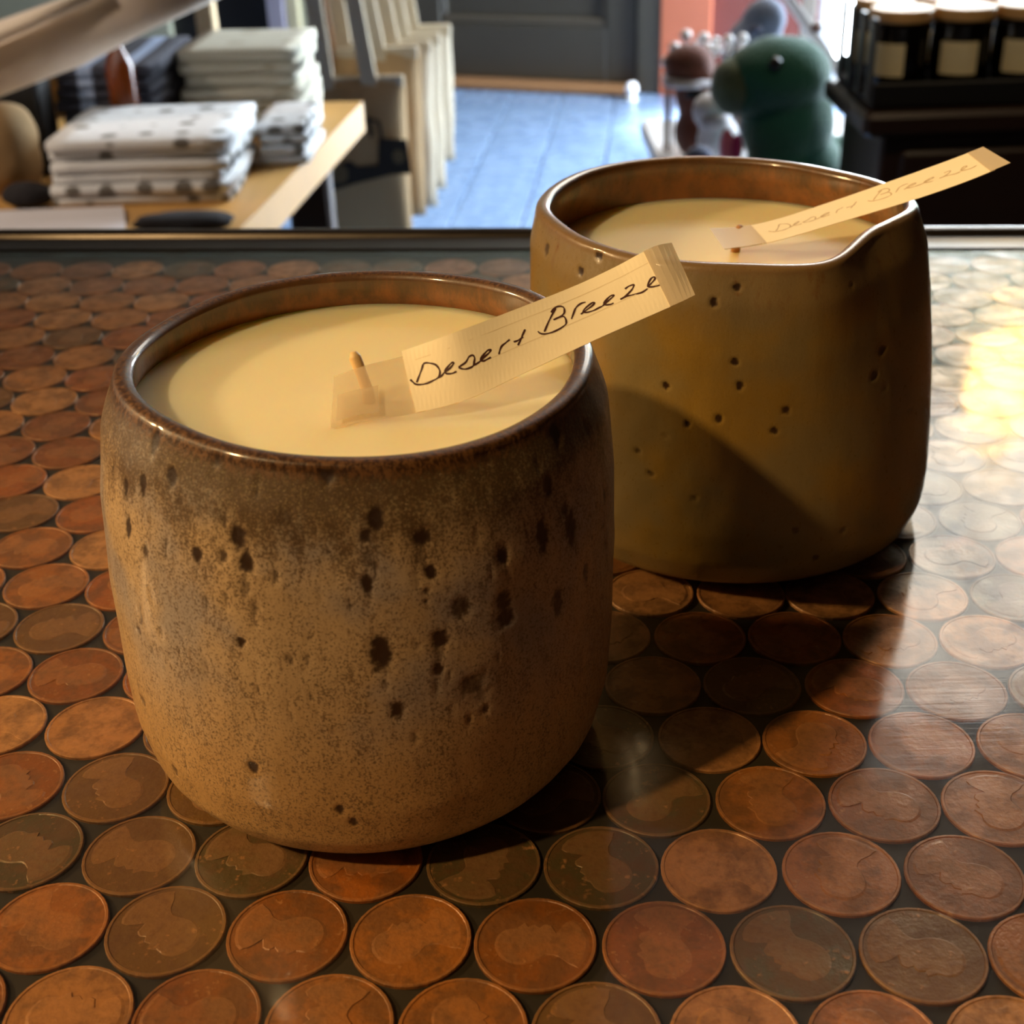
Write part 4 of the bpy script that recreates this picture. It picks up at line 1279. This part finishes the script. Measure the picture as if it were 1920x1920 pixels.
for k in range(4):
    box('slat', (.474, 1.762 + k * .052, CZT + .060), (.006, .018, .100), m_slat, tray, bev=.001)
    box('slat', (.836, 1.762 + k * .052, CZT + .060), (.006, .018, .100), m_slat, tray, bev=.001)
m_jar = simple('black_jar_glass', lin(12, 10, 9), .18, .2, 30)
m_lid = simple('bamboo_lid', lin(216, 170, 108), .5, .12, 40, stretch=(8, 1, 1))
m_label = simple('cream_label', lin(236, 220, 174), .8, .06, 60)
JZ = CZT + .0118
cols = ('leftmost', 'second from left', 'third from left', 'rightmost')
for row, yy in enumerate((1.795, 1.880)):
    for c_ in range(4):
        xx = .516 + c_ * .0795
        r = empty('candle_jar', (xx, yy, JZ), 'black candle jar with bamboo lid, %s in the %s row of the tray' % (cols[c_], 'front' if row == 0 else 'back'), 'jar', 'black candle jars in the tray')
        obj('jar', *lathe_geo([(.034, 0), (.037, .003), (.037, .084), (.0355, .089), (.033, .090)], (xx, yy, JZ), 36), m_jar, r, smooth=True)
        obj('lid', *lathe_geo([(.032, .0902), (.0385, .0902), (.0392, .093), (.0392, .103), (.0375, .105), (.001, .1052)], (xx, yy, JZ), 36), m_lid, r)
        ang = -math.pi / 2 + (-.40 if c_ == 0 else .06 * (c_ - 1)) - math.atan2(xx, yy)
        V, F = [], []
        for q, rad in enumerate((.0373, .0378)):
            for i in range(13):
                a = ang + (i / 12 - .5) * 1.28
                for z in (.026, .066):
                    V.append((xx + rad * math.cos(a), yy + rad * math.sin(a), JZ + z))
        for i in range(12):
            a = 26 + 2 * i
            F.append((a, a + 2, a + 3, a + 1)); F.append((2 * i, 2 * i + 1, 2 * i + 3, 2 * i + 2))
            F.append((2 * i + 1, a + 1, a + 3, 2 * i + 3)); F.append((2 * i, 2 * i + 2, a + 2, a))
        F += [(0, 26, 27, 1), (24, 25, 51, 50)]
        obj('label', V, F, m_label, r)

# whitewashed folding easel between toys and cabinet
m_easel = simple('whitewashed_wood', lin(206, 200, 192), .55, .12, 20, stretch=(1, 1, .3))
es = empty('folding_easel', (.60, 2.5, FZ), 'whitewashed folding easel leaning behind the dark cabinet', 'easel')


def bar(name, a, b, w, th, mat, parent):
    a, b = Vector(a), Vector(b)
    d = b - a
    q = d.to_track_quat('Z', 'Y').to_matrix().to_4x4()
    v, f = box_geo((0, 0, 0), (w, th, d.length), bev=.002)
    M = Matrix.Translation((a + b) / 2) @ q
    return obj(name, [tuple(M @ Vector(p)) for p in v], f, mat, parent)


bar('leg', (.287, 2.66, .10), (1.10, 2.66, FZ), .040, .018, m_easel, es)
bar('leg', (.606, 2.70, .30), (.606, 2.78, FZ), .026, .018, m_easel, es)
bar('crossbar', (.46, 2.68, -.17), (.70, 2.68, -.17), .020, .016, m_easel, es)
obj('bolt', *lathe_geo([(.004, -.014), (.012, -.012), (.012, 0), (.006, .004), (.001, .005)], (.602, 2.644, -.285), 14), simple('rusty_bolt', lin(86, 50, 34), .5, .2), es)

# door stop by the grey door
ds = empty('door_stop', (.50, 5.16, FZ), 'small white ball door stop on the floor by the grey door', 'door stop')
obj('ball', *blob_geo((.50, 5.16, FZ + .042), (.026, .026, .026), 1, 0, 18, 12), m_ball, ds, smooth=True)
obj('base', *lathe_geo([(.024, 0), (.024, .008), (.014, .014), (.012, .022)], (.50, 5.16, FZ + .0003), 18), m_frame_white, ds)

# ------------------------------------------------------------------ pendant lamp over the shop floor (its glow shows in the resin)
pl_ = empty('pendant_lamp', (1.0, 2.5, 0.97), 'warm glowing globe pendant lamp hanging right of the counter', 'lamp')
obj('globe', *blob_geo((1.0, 2.5, 0.97), (.062, .062, .075), 1, 0, 28, 18), emitter('glowing_glass', (1.0, .56, .13, 1), BULB), pl_, smooth=True)
obj('cap', *lathe_geo([(.035, .062), (.03, .08), (.012, .13), (.010, .14)], (1.0, 2.5, 0.97), 20), m_black, pl_)
obj('cord', *tube_geo([(1.0, 2.5, 1.10), (1.0, 2.5, CZ)], .004, 8), m_black, pl_)
